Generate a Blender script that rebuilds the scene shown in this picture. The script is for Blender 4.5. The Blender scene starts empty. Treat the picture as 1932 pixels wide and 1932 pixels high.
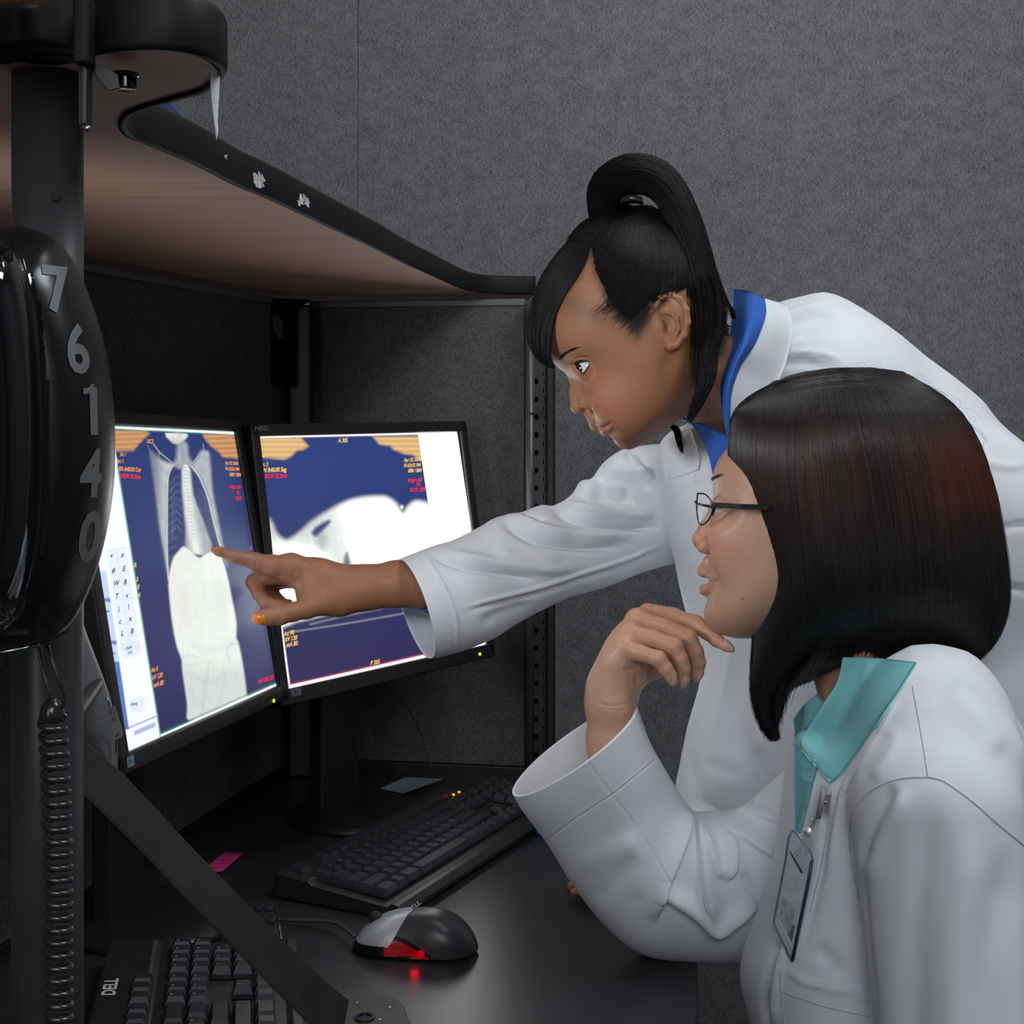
import bpy, bmesh, math, random
import numpy as np
from mathutils import Vector, Matrix, noise
from mathutils.bvhtree import BVHTree
random.seed(7); RNG = np.random.default_rng(7)
SC = bpy.context.scene; COL = SC.collection
F, CX, HZ, CZ = 2600.0, 966.0, 765.0, 1.27        # focal length in pixels, principal point, camera height

# ------------------------------------------------------------------ camera, world, lights, exposure
cam_d = bpy.data.cameras.new('camera'); cam = bpy.data.objects.new('camera', cam_d); COL.objects.link(cam)
cam.location = (0, 0, CZ); cam.rotation_euler = (math.pi/2, 0, 0)
cam_d.sensor_width = 36; cam_d.lens = 36*F/1932; cam_d.shift_y = -(966-HZ)/1932
cam_d.clip_start = 0.05; cam_d.clip_end = 50
SC.camera = cam
SC.view_settings.view_transform = 'Standard'; SC.view_settings.look = 'None'
SC.view_settings.exposure = 0.0; SC.view_settings.gamma = 1.0; SC.view_settings.use_curve_mapping = False
W = bpy.data.worlds.new('room_ambient'); SC.world = W; W.use_nodes = True
W.node_tree.nodes['Background'].inputs[0].default_value = (0.62, 0.66, 0.74, 1)
W.node_tree.nodes['Background'].inputs[1].default_value = 0.05
def area(name, loc, tgt, size, energy, col=(1, 1, 1), size_y=None):
    l = bpy.data.lights.new(name, 'AREA'); l.energy = energy; l.color = col; l.size = size
    if size_y: l.shape = 'RECTANGLE'; l.size_y = size_y
    o = bpy.data.objects.new(name, l); COL.objects.link(o); o.location = loc
    o.rotation_euler = (Vector(tgt)-Vector(loc)).to_track_quat('-Z', 'Y').to_euler()
    return o
area('ceiling_softbox', (0.95, 0.95, 2.62), (0.45, 1.35, 1.2), 0.7, 21, (0.90, 0.95, 1.0))
area('wall_wash_lamp', (0.3, 1.5, 2.62), (0.15, 2.4, 1.65), 0.4, 5, (1.0, 0.97, 0.94))
area('front_fill', (0.15, -0.7, 2.05), (0.35, 1.3, 1.1), 0.8, 11, (0.93, 0.96, 1.0))
area('left_face_fill', (-0.50, 0.74, 1.37), (0.1, 1.45, 1.25), 0.16, 0.55, (0.93, 0.97, 1.0)).data.spread = math.radians(62)  # unseen fill added under the shelf to brighten the faces from the left

area('left_strip_softbox', (-0.66, -0.85, 1.5), (-0.1, 0.9, 1.3), 0.14, 3.2, (0.93, 0.96, 1.0), size_y=1.2)

# ------------------------------------------------------------------ helpers
def P(px, py, d): return Vector(((px-CX)/F*d, d, CZ-(py-HZ)/F*d))
def Pn(a, d=None):
    a = np.asarray(a, float)
    if d is None: d = a[..., 2]
    return np.stack([(a[..., 0]-CX)/F*d, d+0*a[..., 0], CZ-(a[..., 1]-HZ)/F*d], -1)
def proj(V): return CX+F*V[:, 0]/V[:, 1], HZ-F*(V[:, 2]-CZ)/V[:, 1]
def at_z(px, py, z):                                # point of a horizontal plane seen at a pixel
    d = (CZ-z)*F/(py-HZ); return P(px, py, d)
_m = {}
def mat(name, col=(.5, .5, .5), rough=.5, metal=0, spec=.5, noise_amt=0, noise_scale=80, bump=0, bump_scale=200, emit=None, estr=1, coat=0,
        attr=None, sss=0, aniso=(1, 1, 1), alpha=1, trans=0, weave=0):
    if name in _m: return _m[name]
    m = bpy.data.materials.new(name); m.use_nodes = True; nt = m.node_tree; b = nt.nodes['Principled BSDF']
    I = b.inputs; I['Base Color'].default_value = (*col, 1); I['Roughness'].default_value = rough; I['Metallic'].default_value = metal
    I['Specular IOR Level'].default_value = spec; I['Coat Weight'].default_value = coat; I['Alpha'].default_value = alpha
    I['Transmission Weight'].default_value = trans
    if sss:
        I['Subsurface Weight'].default_value = sss; I['Subsurface Radius'].default_value = (1, .35, .2); I['Subsurface Scale'].default_value = .006
    N = nt.nodes.new; L = nt.links.new
    src = None
    if attr:
        a = N('ShaderNodeAttribute'); a.attribute_name = attr; src = a.outputs['Color']; L(src, I['Base Color'])
    tc = N('ShaderNodeTexCoord'); mp = N('ShaderNodeMapping'); mp.inputs['Scale'].default_value = aniso; L(tc.outputs['Object'], mp.inputs[0])
    if noise_amt:
        n = N('ShaderNodeTexNoise'); n.inputs['Scale'].default_value = noise_scale; n.inputs['Detail'].default_value = 5; L(mp.outputs[0], n.inputs[0])
        r = N('ShaderNodeMapRange'); r.inputs[1].default_value = .3; r.inputs[2].default_value = .7; r.inputs[3].default_value = 1-noise_amt; r.inputs[4].default_value = 1+noise_amt
        L(n.outputs[0], r.inputs[0]); mx = N('ShaderNodeMix'); mx.data_type = 'RGBA'; mx.blend_type = 'MULTIPLY'; mx.inputs[0].default_value = 1
        mx.inputs[6].default_value = (*col, 1)
        if src: L(src, mx.inputs[6])
        L(r.outputs[0], mx.inputs[7]); L(mx.outputs[2], I['Base Color'])
    if bump:
        n = N('ShaderNodeTexNoise'); n.inputs['Scale'].default_value = bump_scale; n.inputs['Detail'].default_value = 4; L(mp.outputs[0], n.inputs[0])
        bp = N('ShaderNodeBump'); bp.inputs['Strength'].default_value = bump; bp.inputs['Distance'].default_value = .001
        L(n.outputs[0], bp.inputs['Height']); L(bp.outputs[0], I['Normal'])
    if emit:
        I['Emission Color'].default_value = (*emit, 1); I['Emission Strength'].default_value = estr
    _m[name] = m; return m
def tag(o, label=None, cat=None, group=None, kind=None):
    if label: o['label'] = label
    if cat: o['category'] = cat
    if group: o['group'] = group
    if kind: o['kind'] = kind
    return o
def thing(name, label, cat, loc=(0, 0, 0), group=None):
    o = bpy.data.objects.new(name, None); COL.objects.link(o); o.location = loc; o.empty_display_size = .02
    return tag(o, label, cat, group)
def mk(name, V, Fc, m, parent=None, smooth=True, label=None, kind=None, col=None, mats=None, fmat=None):
    """V in world space; links ONE mesh object, kept at its parent's origin."""
    me = bpy.data.meshes.new(name); V = np.asarray(V, float)
    off = np.array(parent.matrix_world.translation if False else _wloc(parent)) if parent else V.mean(0)
    me.from_pydata((V-off).tolist(), [], Fc if isinstance(Fc, list) else Fc.tolist())
    if smooth: me.polygons.foreach_set('use_smooth', np.ones(len(me.polygons), bool))
    for mm in (mats or [m]): me.materials.append(mm)
    if fmat is not None: me.polygons.foreach_set('material_index', np.asarray(fmat, np.int32))
    if col is not None:
        a = me.color_attributes.new('tint', 'FLOAT_COLOR', 'POINT'); c = np.ones((len(V), 4), np.float32); c[:, :3] = col
        a.data.foreach_set('color', c.ravel())
    me.update(); o = bpy.data.objects.new(name, me); COL.objects.link(o)
    if parent: o.parent = parent
    else: o.location = off
    if label: o['label'] = label
    if kind: o['kind'] = kind
    return o
def _wloc(o):
    v = Vector((0, 0, 0))
    while o is not None: v += o.location; o = o.parent
    return v
class MB:
    """collects simple solids into one mesh"""
    def __init__(s): s.V = []; s.F = []; s.M = []
    def add(s, V, Fc, mi=0):
        k = len(s.V); s.V += [tuple(v) for v in V]; s.F += [tuple(i+k for i in f) for f in Fc]; s.M += [mi]*len(Fc); return s
    def box(s, c, u, v, w, mi=0):                  # centre and three half-axis vectors
        c, u, v, w = map(Vector, (c, u, v, w)); V = [c+a*u+b*v+g*w for g in (-1, 1) for b in (-1, 1) for a in (-1, 1)]
        Fc = [(0, 2, 3, 1), (4, 5, 7, 6), (0, 1, 5, 4), (2, 6, 7, 3), (0, 4, 6, 2), (1, 3, 7, 5)]
        if u.cross(v).dot(w) < 0: Fc = [f[::-1] for f in Fc]
        return s.add(V, Fc, mi)
    def prism(s, poly, off, mi=0):                  # polygon (3-D points) swept by a vector
        n = len(poly); poly = [Vector(p) for p in poly]; off = Vector(off); V = poly+[p+off for p in poly]
        Fc = [tuple(range(n))[::-1], tuple(range(n, 2*n))]+[(i, (i+1) % n, n+(i+1) % n, n+i) for i in range(n)]
        return s.add(V, Fc, mi)
    def tube(s, pts, r, n=8, mi=0, cap=True):
        pts = [Vector(p) for p in pts]; rs = r if hasattr(r, '__len__') else [r]*len(pts)
        t0 = (pts[1]-pts[0]).normalized(); up = t0.orthogonal().normalized(); V = []; m = len(pts)
        for i, p in enumerate(pts):
            t = (pts[min(i+1, m-1)]-pts[max(i-1, 0)]); t = t.normalized() if t.length > 1e-9 else t0
            up = (up-t*up.dot(t)); up = up.normalized() if up.length > 1e-6 else t.orthogonal().normalized(); b = t.cross(up)
            V += [p+(up*math.cos(a)+b*math.sin(a))*rs[i] for a in (2*math.pi*k/n for k in range(n))]
        Fc = [(i*n+k, i*n+(k+1) % n, (i+1)*n+(k+1) % n, (i+1)*n+k) for i in range(m-1) for k in range(n)]
        if cap: Fc += [tuple(range(n))[::-1], tuple(range((m-1)*n, m*n))]
        return s.add(V, Fc, mi)
    def lathe(s, c, axis, prof, n=20, mi=0):        # prof: (radius, height along axis)
        c = Vector(c); ax = Vector(axis).normalized(); u = ax.orthogonal().normalized(); v = ax.cross(u); V = []
        for r, h in prof: V += [c+ax*h+(u*math.cos(a)+v*math.sin(a))*r for a in (2*math.pi*k/n for k in range(n))]
        m = len(prof); Fc = [(i*n+k, i*n+(k+1) % n, (i+1)*n+(k+1) % n, (i+1)*n+k) for i in range(m-1) for k in range(n)]
        Fc += [tuple(range(n))[::-1], tuple(range((m-1)*n, m*n))]
        return s.add(V, Fc, mi)
    def obj(s, name, m, parent=None, smooth=False, bevel=0, label=None, kind=None, seg=2):
        ms = m if isinstance(m, list) else [m]
        o = mk(name, s.V, s.F, None, parent, smooth, label, kind, mats=ms, fmat=s.M)
        if bevel:
            b = o.modifiers.new('bevel', 'BEVEL'); b.width = bevel; b.segments = seg; b.limit_method = 'ANGLE'; b.angle_limit = .6
            o.data.polygons.foreach_set('use_smooth', np.ones(len(o.data.polygons), bool))
            try: w = o.modifiers.new('normals', 'WEIGHTED_NORMAL'); w.keep_sharp = True
            except Exception: pass
        return o
def catmull(pts, n):
    """resample a polyline (k,dim) as a smooth curve with n points"""
    p = np.asarray(pts, float); k = len(p)
    if k == 2: return p[0]+(p[1]-p[0])*np.linspace(0, 1, n)[:, None]
    t = np.linspace(0, k-1, n); i = np.clip(t.astype(int), 0, k-2); f = (t-i)[:, None]
    g = lambda j: p[np.clip(j, 0, k-1)]
    p0 = np.where((i == 0)[:, None], 2*g(i)-g(i+1), g(i-1)); p1 = g(i); p2 = g(i+1); p3 = np.where((i+2 > k-1)[:, None], 2*g(i+1)-g(i), g(i+2))
    return .5*((2*p1)+(-p0+p2)*f+(2*p0-5*p1+4*p2-p3)*f*f+(-p0+3*p1-3*p2+p3)*f**3)
def grid_faces(nu, nv, wrap=False):
    i = np.arange(nu-1)[:, None]; j = np.arange(nv if wrap else nv-1)[None]; j2 = (j+1) % nv
    a = i*nv+j; b = i*nv+j2; c = (i+1)*nv+j2; d = (i+1)*nv+j
    return np.stack([a+0*b, b, c, d], -1).reshape(-1, 4)
_text_cache = {}
def glyphs(s, bold=False, ext=0):
    k = (s, bold)
    if k in _text_cache: return _text_cache[k]
    c = bpy.data.curves.new('t', 'FONT'); c.body = s; c.size = 1; c.resolution_u = 3; c.fill_mode = 'BOTH'; c.offset = .03 if bold else 0
    o = bpy.data.objects.new('t', c); COL.objects.link(o); bpy.context.view_layer.update()
    me = o.evaluated_get(bpy.context.evaluated_depsgraph_get()).to_mesh()
    V = np.array([v.co[:] for v in me.vertices]); Fc = [tuple(p.vertices) for p in me.polygons]
    bpy.data.objects.remove(o); bpy.data.curves.remove(c)
    _text_cache[k] = (V, Fc); return V, Fc
def text_on(name, s, p0, ex, ey, fn, m, parent=None, bold=False, label=None, sub=0):
    """flat lettering: glyph x,y -> pixel p0 + x*ex + y*ey -> fn(px,py) point on the surface"""
    V, Fc = glyphs(s, bold)
    if not len(V): return None
    if sub:
        bm = bmesh.new(); vs = [bm.verts.new(v) for v in V]
        for f in Fc:
            try: bm.faces.new([vs[i] for i in f])
            except Exception: pass
        for _ in range(sub): bmesh.ops.subdivide_edges(bm, edges=[e for e in bm.edges if e.calc_length() > .12], cuts=1, use_grid_fill=False); bmesh.ops.triangulate(bm, faces=bm.faces)
        bm.verts.ensure_lookup_table(); bm.verts.index_update(); V = np.array([v.co[:] for v in bm.verts]); Fc = [tuple(v.index for v in f.verts) for f in bm.faces]; bm.free()
    Q = [fn(p0[0]+v[0]*ex[0]+v[1]*ey[0], p0[1]+v[0]*ex[1]+v[1]*ey[1]) for v in V]
    return mk(name, Q, Fc, m, parent, False, label)

# ------------------------------------------------------------------ distance-field modelling (continuous bodies)
def sd_poly(x, y, poly):
    """signed distance (px) to a closed polygon, negative inside"""
    poly = np.asarray(poly, np.float32); d = np.full(x.shape, 1e12, np.float32); s = np.ones(x.shape, np.float32)
    for i in range(len(poly)):
        ax, ay = poly[i]; bx, by = poly[i-1]; ex, ey = bx-ax, by-ay; wx, wy = x-ax, y-ay
        t = np.clip((wx*ex+wy*ey)/(ex*ex+ey*ey+1e-9), 0, 1); d = np.minimum(d, (wx-ex*t)**2+(wy-ey*t)**2)
        c1 = y >= ay; c2 = y < by; c3 = ex*wy > ey*wx
        s = np.where((c1 & c2 & c3) | (~c1 & ~c2 & ~c3), -s, s)
    return s*np.sqrt(d)
def smooth_closed(pts, n=4):
    p = np.asarray(pts, float); k = len(p); ext = np.vstack([p[-2:], p, p[:3]]); q = catmull(ext, (len(ext)-1)*n+1); return q[2*n:(2+k)*n]
def blur2(a, s):
    k = np.exp(-.5*(np.arange(-int(3*s), int(3*s)+1)/s)**2); k /= k.sum()
    for ax in (0, 1): a = np.apply_along_axis(lambda v: np.convolve(np.pad(v, len(k)//2, 'edge'), k, 'valid'), ax, a)
    return a
def S_pillow(poly, D, Wd, R, pw=2.0, smooth=3, blur=0, a=2.0):
    """solid whose outline is a pixel polygon at depth D and whose half thickness Wd is reached R metres inside the outline"""
    if smooth: poly = smooth_closed(poly, smooth)
    poly = np.asarray(poly); G = None
    if blur:                                          # distance map with its inner ridges rounded off
        st = 2.0; x0, y0 = poly.min(0)-90; nx, ny = ((poly.max(0)+90-(x0, y0))/st).astype(int)+2; gx, gy = np.meshgrid(x0+np.arange(nx)*st, y0+np.arange(ny)*st, indexing='ij')
        G = -sd_poly(gx.ravel().astype(np.float32), gy.ravel().astype(np.float32), poly).reshape(nx, ny); B_ = blur2(np.minimum(G, R*F/D*1.15), blur/st); m = SS(2, blur*1.6, G); G = G*(1-m)+B_*m
    def f(p):
        x, y, z = p[:, 0], p[:, 1], p[:, 2]; px = CX+F*x/y; py = HZ-F*(z-CZ)/y
        if G is None: d = -sd_poly(px, py, poly)*D/F
        else:
            u = (px-x0)/st; v = (py-y0)/st; uc = np.clip(u, 0, nx-1.001); vc = np.clip(v, 0, ny-1.001); i = uc.astype(int); j = vc.astype(int); fu = uc-i; fv = vc-j
            d = ((G[i, j]*(1-fu)+G[i+1, j]*fu)*(1-fv)+(G[i, j+1]*(1-fu)+G[i+1, j+1]*fu)*fv-np.hypot(u-uc, v-vc)*st)*D/F
        t = 1-np.minimum(d/R, 1)
        return (np.sqrt((np.abs(y-D)/Wd)**a+np.maximum(t, 0)**pw+1e-9)-1)*min(R, Wd)
    def g(p):
        x, y, z = p[:, 0], p[:, 1], p[:, 2]; px = CX+F*x/y; py = HZ-F*(z-CZ)/y
        return px, py
    f.bb = Pn(poly, np.full(len(poly), D)), Wd
    return f
def S_cone(a, b, r1, r2=None, squash=None):
    """round cone between two world points"""
    a = np.array(a, np.float32); b = np.array(b, np.float32); r2 = r1 if r2 is None else r2; ba = b-a; L2 = float(ba@ba)+1e-12
    def f(p):
        h = np.clip(((p-a)@ba)/L2, 0, 1); q = p-a-h[:, None]*ba
        return np.sqrt((q*q).sum(1))-(r1+(r2-r1)*h)
    f.bb = np.array([a, b]), max(r1, r2); return f
def S_ell(c, r, ang=0, yaw=0):
    """ellipsoid; ang turns it in the picture plane, yaw about the vertical"""
    c = np.array(c, np.float32); r = np.array(r, np.float32); ca, sa = math.cos(ang), math.sin(ang); cy, sy = math.cos(yaw), math.sin(yaw)
    R = np.array([[ca, 0, -sa], [0, 1, 0], [sa, 0, ca]])@np.array([[cy, sy, 0], [-sy, cy, 0], [0, 0, 1]]); R = R.astype(np.float32)
    def f(p):
        q = (p-c)@R.T; k0 = np.sqrt(((q/r)**2).sum(1)); k1 = np.sqrt(((q/(r*r))**2).sum(1))+1e-9
        return k0*(k0-1)/k1
    f.bb = c[None], float(r.max()); return f
def smin(a, b, k):
    if k <= 0: return np.minimum(a, b)
    h = np.maximum(k-np.abs(a-b), 0)/k; return np.minimum(a, b)-h*h*k*.25
def smax(a, b, k): return -smin(-a, -b, k)
def U(items):
    """items: (sdf, k[, 'sub']) folded left to right"""
    def f(p):
        d = items[0][0](p)
        for it in items[1:]:
            e = it[0](p); d = smax(d, -e, it[1]) if len(it) > 2 and it[2] == 'sub' else (smax(d, e, it[1]) if len(it) > 2 else smin(d, e, it[1]))
        return d
    pts = []
    for it in items:
        if len(it) > 2: continue
        c, r = it[0].bb; pts += [c.min(0)-r, c.max(0)+r]
    f.bb = np.array(pts), 0
    return f
def mesh_sdf(f, h, lo=None, hi=None, pad=.006, newton=2, slack=1.5):
    c, r = f.bb; L = (c.min(0)-r-pad) if lo is None else np.array(lo); H = (c.max(0)+r+pad) if hi is None else np.array(hi)
    B = 8; n = np.ceil((H-L)/(h*B)).astype(int); N = n*B+1; L = L.astype(np.float32)
    bc = np.stack(np.meshgrid(*[np.arange(k) for k in n], indexing='ij'), -1).reshape(-1, 3)
    cd = f((L+(bc+.5)*B*h).astype(np.float32)); act = np.abs(cd) < B*h*.87*slack+h
    g = np.empty(tuple(N), np.float32); sg = np.where(cd > 0, 1., -1.).reshape(tuple(n)).astype(np.float32)
    g[:] = 1; g[:-1, :-1, :-1] = np.repeat(np.repeat(np.repeat(sg, B, 0), B, 1), B, 2)
    loc = np.stack(np.meshgrid(*[np.arange(B+1)]*3, indexing='ij'), -1).reshape(-1, 3); ab = bc[act]
    for s in range(0, len(ab), 400):
        idx = ab[s:s+400, None]*B+loc[None]; v = f((L+idx.reshape(-1, 3)*h).astype(np.float32))
        ii = idx.reshape(-1, 3); g[ii[:, 0], ii[:, 1], ii[:, 2]] = v
    sgn = g < 0
    c8 = sum(sgn[i:N[0]-1+i, j:N[1]-1+j, k:N[2]-1+k].astype(np.int8) for i in (0, 1) for j in (0, 1) for k in (0, 1))
    cells = np.argwhere((c8 > 0) & (c8 < 8)); vid = np.full(tuple(N-1), -1, np.int64); vid[tuple(cells.T)] = np.arange(len(cells))
    acc = np.zeros((len(cells), 3)); cnt = np.zeros(len(cells))
    cor = [(i, j, k) for i in (0, 1) for j in (0, 1) for k in (0, 1)]
    for a in range(8):
        for b in range(a+1, 8):
            A, Bc = np.array(cor[a]), np.array(cor[b])
            if np.abs(A-Bc).sum() != 1: continue
            ga = g[tuple((cells+A).T)]; gb = g[tuple((cells+Bc).T)]; m = (ga < 0) != (gb < 0)
            t = np.where(m, ga/(ga-gb+1e-12), 0)[:, None]; acc += np.where(m[:, None], A+t*(Bc-A), 0); cnt += m
    V = (L+(cells+acc/cnt[:, None])*h).astype(np.float32)
    Fs = []
    for ax in range(3):
        o1, o2 = [k for k in range(3) if k != ax]; sl = [slice(None)]*3; sl2 = list(sl); sl[ax] = slice(0, -1); sl2[ax] = slice(1, None)
        e = np.argwhere(sgn[tuple(sl)] != sgn[tuple(sl2)]); e = e[(e[:, o1] > 0) & (e[:, o2] > 0) & (e[:, o1] < N[o1]-1) & (e[:, o2] < N[o2]-1)]
        d1 = np.zeros(3, int); d1[o1] = 1; d2 = np.zeros(3, int); d2[o2] = 1
        q = np.stack([vid[tuple(e.T)], vid[tuple((e-d1).T)], vid[tuple((e-d1-d2).T)], vid[tuple((e-d2).T)]], -1)
        ins = sgn[tuple(e.T)]; flip = ins if ax != 1 else ~ins
        q[~flip] = q[~flip][:, ::-1]; Fs.append(q[(q >= 0).all(1)])
    Fs = np.concatenate(Fs)[:, ::-1]
    for _ in range(newton):
        G, d = grad(f, V, h*.5); V = (V-np.clip(d, -h, h)[:, None]*G).astype(np.float32)
    return V, orient(V, Fs)
def orient(V, Fc):
    a, b, c, d = (np.asarray(V, float)[Fc[:, i]] for i in range(4)); v = (a*np.cross(b, c)).sum()+(a*np.cross(c, d)).sum()
    return Fc if v > 0 else Fc[:, ::-1]
def grad(f, V, e):
    d = f(V); G = np.zeros_like(V)
    for a in range(3):
        o = np.zeros(3, np.float32); o[a] = e; G[:, a] = (f(V+o)-f(V-o))/(2*e)
    n = np.linalg.norm(G, axis=1)+1e-9; return G/n[:, None], d/n
def vnormals(V, Fc):
    Fc = np.asarray(Fc); a, b, c, d = (V[Fc[:, i]] for i in range(4)); n = np.cross(c-a, d-b); N = np.zeros_like(V)
    for i in range(4): np.add.at(N, Fc[:, i], n)
    return N/(np.linalg.norm(N, axis=1)[:, None]+1e-12)
def sd_line(px, py, pts):
    """distance to an open polyline and the parameter (0..1) along it"""
    pts = np.asarray(pts, float); best = np.full(px.shape, 1e9); par = np.zeros(px.shape); seg = np.linalg.norm(np.diff(pts[:, :2], axis=0), axis=1); cum = np.r_[0, np.cumsum(seg)]; T = cum[-1]
    for i in range(len(pts)-1):
        ax, ay = pts[i][:2]; ex, ey = pts[i+1][0]-ax, pts[i+1][1]-ay; t = np.clip(((px-ax)*ex+(py-ay)*ey)/(ex*ex+ey*ey+1e-9), 0, 1)
        sd = (px-ax)*ey-(py-ay)*ex; d = np.hypot(px-ax-ex*t, py-ay-ey*t)*np.where(sd >= 0, 1, -1); m = np.abs(d) < np.abs(best)
        best = np.where(m, d, best); par = np.where(m, (cum[i]+t*seg[i])/T, par)
    return best, par
def folds(V, Fc, lst, both=False):
    """real cloth relief: each fold (polyline px, width px, height m[, shape]) moves the cloth along its normal"""
    N = vnormals(V, Fc); px, py = proj(V); face = np.clip(-(N[:, 1])*3+.4, 0, 1) if not both else 1
    off = np.zeros(len(V))
    for it in lst:
        pl, w, hgt = it[:3]; shp = it[3] if len(it) > 3 else 'ridge'
        pl = catmull(pl, max(8, len(pl)*5)) if len(pl) > 2 else np.asarray(pl, float)
        lo = pl.min(0)-4*w; hi = pl.max(0)+4*w; m = (px > lo[0]) & (px < hi[0]) & (py > lo[1]) & (py < hi[1])
        if not m.any(): continue
        d, t = sd_line(px[m], py[m], pl); tap = np.clip(np.minimum(t, 1-t)/.22, 0, 1); tap = tap*tap*(3-2*tap)
        if shp == 'ridge': v = np.exp(-(d/w)**2)
        elif shp == 'step': v = np.where(d > 0, np.exp(-(d/(3*w))**2), np.exp(-(d/(.45*w))**2))      # soft on one side, sharp on the other
        elif shp == 'seam': v = -np.exp(-(d/w)**2)+.5*np.exp(-((d-2*w)/(1.2*w))**2); tap = 1
        off[m] += v*tap*hgt
    return V+N*(off*face)[:, None]
def cloth_noise(V, Fc, amp, sc=9, seed=0):
    N = vnormals(V, Fc); k = RNG.normal(size=(7, 3))*sc; ph = RNG.uniform(0, 6.3, 7); s = sum(np.sin(V@k[i]+ph[i]) for i in range(7))/3
    return V+N*(s*amp)[:, None]
def loft(rings, nu, nv, tilt=0, fl=None, close=None, ret=False):
    """tube through rings (x_top,y_top,x_bottom,y_bottom,depth,half_depth[,depth tilt]); outline follows the two pixel edges"""
    R = np.array([list(r)+[0]*(9-len(r)) for r in rings], float); R = catmull(R, nu); th = np.linspace(0, 2*np.pi, nv, endpoint=False)
    c, s = np.cos(th), np.sin(th); V = []
    for r in R:
        mx, my = (r[0]+r[2])/2, (r[1]+r[3])/2; ax, ay = (r[0]-r[2])/2, (r[1]-r[3])/2
        V.append(Pn(np.stack([mx+ax*c+r[7]*s, my+ay*c+r[8]*s], -1), r[4]-r[5]*s+r[6]*c))
    V = np.concatenate(V); return V, orient(V-V.mean(0), grid_faces(nu, nv, True))
def cap_loft(V, Fc, nu, nv, ends=(1, 1)):
    V = list(map(tuple, V)); Fc = list(map(tuple, Fc))
    for e, base in ((0, 0), (1, (nu-1)*nv)):
        if not ends[e]: continue
        c = np.mean(V[base:base+nv], 0); V.append(tuple(c)); k = len(V)-1
        Fc += [((base+(j+1) % nv, base+j, k) if e == 0 else (base+j, base+(j+1) % nv, k)) for j in range(nv)]
    return np.array(V), Fc
def patch(rows, nu, nv, thick=.0015, bvh=None, lift=.004):
    """cloth patch from a control net of (px,py,depth)"""
    A = np.array([catmull(r, nv) for r in rows]); A = np.stack([catmull(A[:, j], nu) for j in range(nv)], 1); V = Pn(A.reshape(-1, 3)); Fc = grid_faces(nu, nv)
    if bvh is not None:
        dd = []
        for v, a in zip(V, A.reshape(-1, 3)):
            h = cast(bvh, a[0], a[1], lift); dd.append(min(v[1], h.y) if h is not None else v[1])
        dd = np.array(dd).reshape(nu, nv)
        for _ in range(4): q = np.pad(dd, 1, 'edge'); dd = np.minimum(dd, (q[2:, 1:-1]+q[:-2, 1:-1]+q[1:-1, 2:]+q[1:-1, :-2])/4)
        V = Pn(A.reshape(-1, 3), dd.ravel())
    N = vnormals(V, Fc)
    if N[:, 1].mean() > 0: Fc = Fc[:, ::-1]; N = -N
    V2 = V-N*thick; n = len(V); b = []
    ed = [i*nv for i in range(nu)]+[(nu-1)*nv+j for j in range(1, nv)]+[i*nv+nv-1 for i in range(nu-2, -1, -1)]+[j for j in range(nv-2, 0, -1)]
    F2 = np.concatenate([Fc, Fc[:, ::-1]+n]); side = np.array([(ed[i], ed[(i+1) % len(ed)], ed[(i+1) % len(ed)]+n, ed[i]+n) for i in range(len(ed))])
    return np.concatenate([V, V2]), np.concatenate([F2, side])
def bvh_of(V, Fc): return BVHTree.FromPolygons([tuple(map(float, v)) for v in V], [tuple(map(int, f)) for f in Fc])
EYE = Vector((0, 0, CZ))
def cast(b, px, py, lift=0.0, default=None):
    d = (P(px, py, 1)-EYE).normalized(); h = b.ray_cast(EYE, d)
    if h[0] is None: return default
    return h[0]-d*lift
def SS(a, b, x): t = np.clip((x-a)/(b-a), 0, 1); return t*t*(3-2*t)
def cast_n(b, px, py, lift=0.0):
    d = (P(px, py, 1)-EYE).normalized(); h = b.ray_cast(EYE, d)
    if h[0] is None: return None
    n = h[1] if h[1].dot(d) < 0 else -h[1]; return h[0]+n*lift
def seam_line(name, bv, pts, parent, m, r=.00055, n=60):
    """stitched seam: a thin cord lying on the cloth, drawing its shadow line"""
    q = [cast(bv, x, y, r*.3) for x, y in catmull(pts, n)]; q = [p for p in q if p is not None]
    if len(q) > 3: MB().tube(q, r, 6).obj(name, m, parent, True)
def strands(paths, r, seg_r=3, root=.7, tip=.25):
    """many thin tubes from an (n, k, 3) array of points"""
    A = np.asarray(paths, float); n, k, _ = A.shape; T = np.gradient(A, axis=1); T /= np.linalg.norm(T, axis=2)[..., None]+1e-12
    ref = np.array([.13, 1, .21]); U1 = np.cross(T, ref); U1 /= np.linalg.norm(U1, axis=2)[..., None]+1e-9; U2 = np.cross(T, U1)
    t = np.linspace(0, 1, k); prof = np.where(t < .5, root+(1-root)*t*2, 1-(1-tip)*(t*2-1)**2)
    rr = (np.asarray(r)*np.ones(n))[:, None, None]*prof[None, :, None]; rings = []
    for a in range(seg_r):
        an = 2*np.pi*a/seg_r; rings.append(A+rr*(U1*math.cos(an)+U2*math.sin(an)))
    V = np.stack(rings, 2).reshape(-1, 3); b = (np.arange(n)*k*seg_r)[:, None, None]; i = (np.arange(k-1)*seg_r)[None, :, None]; j = np.arange(seg_r)[None, None]; j2 = (j+1) % seg_r
    Fc = np.stack([b+i+j, b+i+j2, b+i+seg_r+j2, b+i+seg_r+j], -1).reshape(-1, 4); return V, Fc
def merge(*vf):
    V = []; Fc = []; k = 0
    for v, f in vf:
        V.append(np.asarray(v, float)); Fc += [tuple(int(i)+k for i in t) for t in f]; k += len(v)
    return np.concatenate(V), Fc
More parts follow.
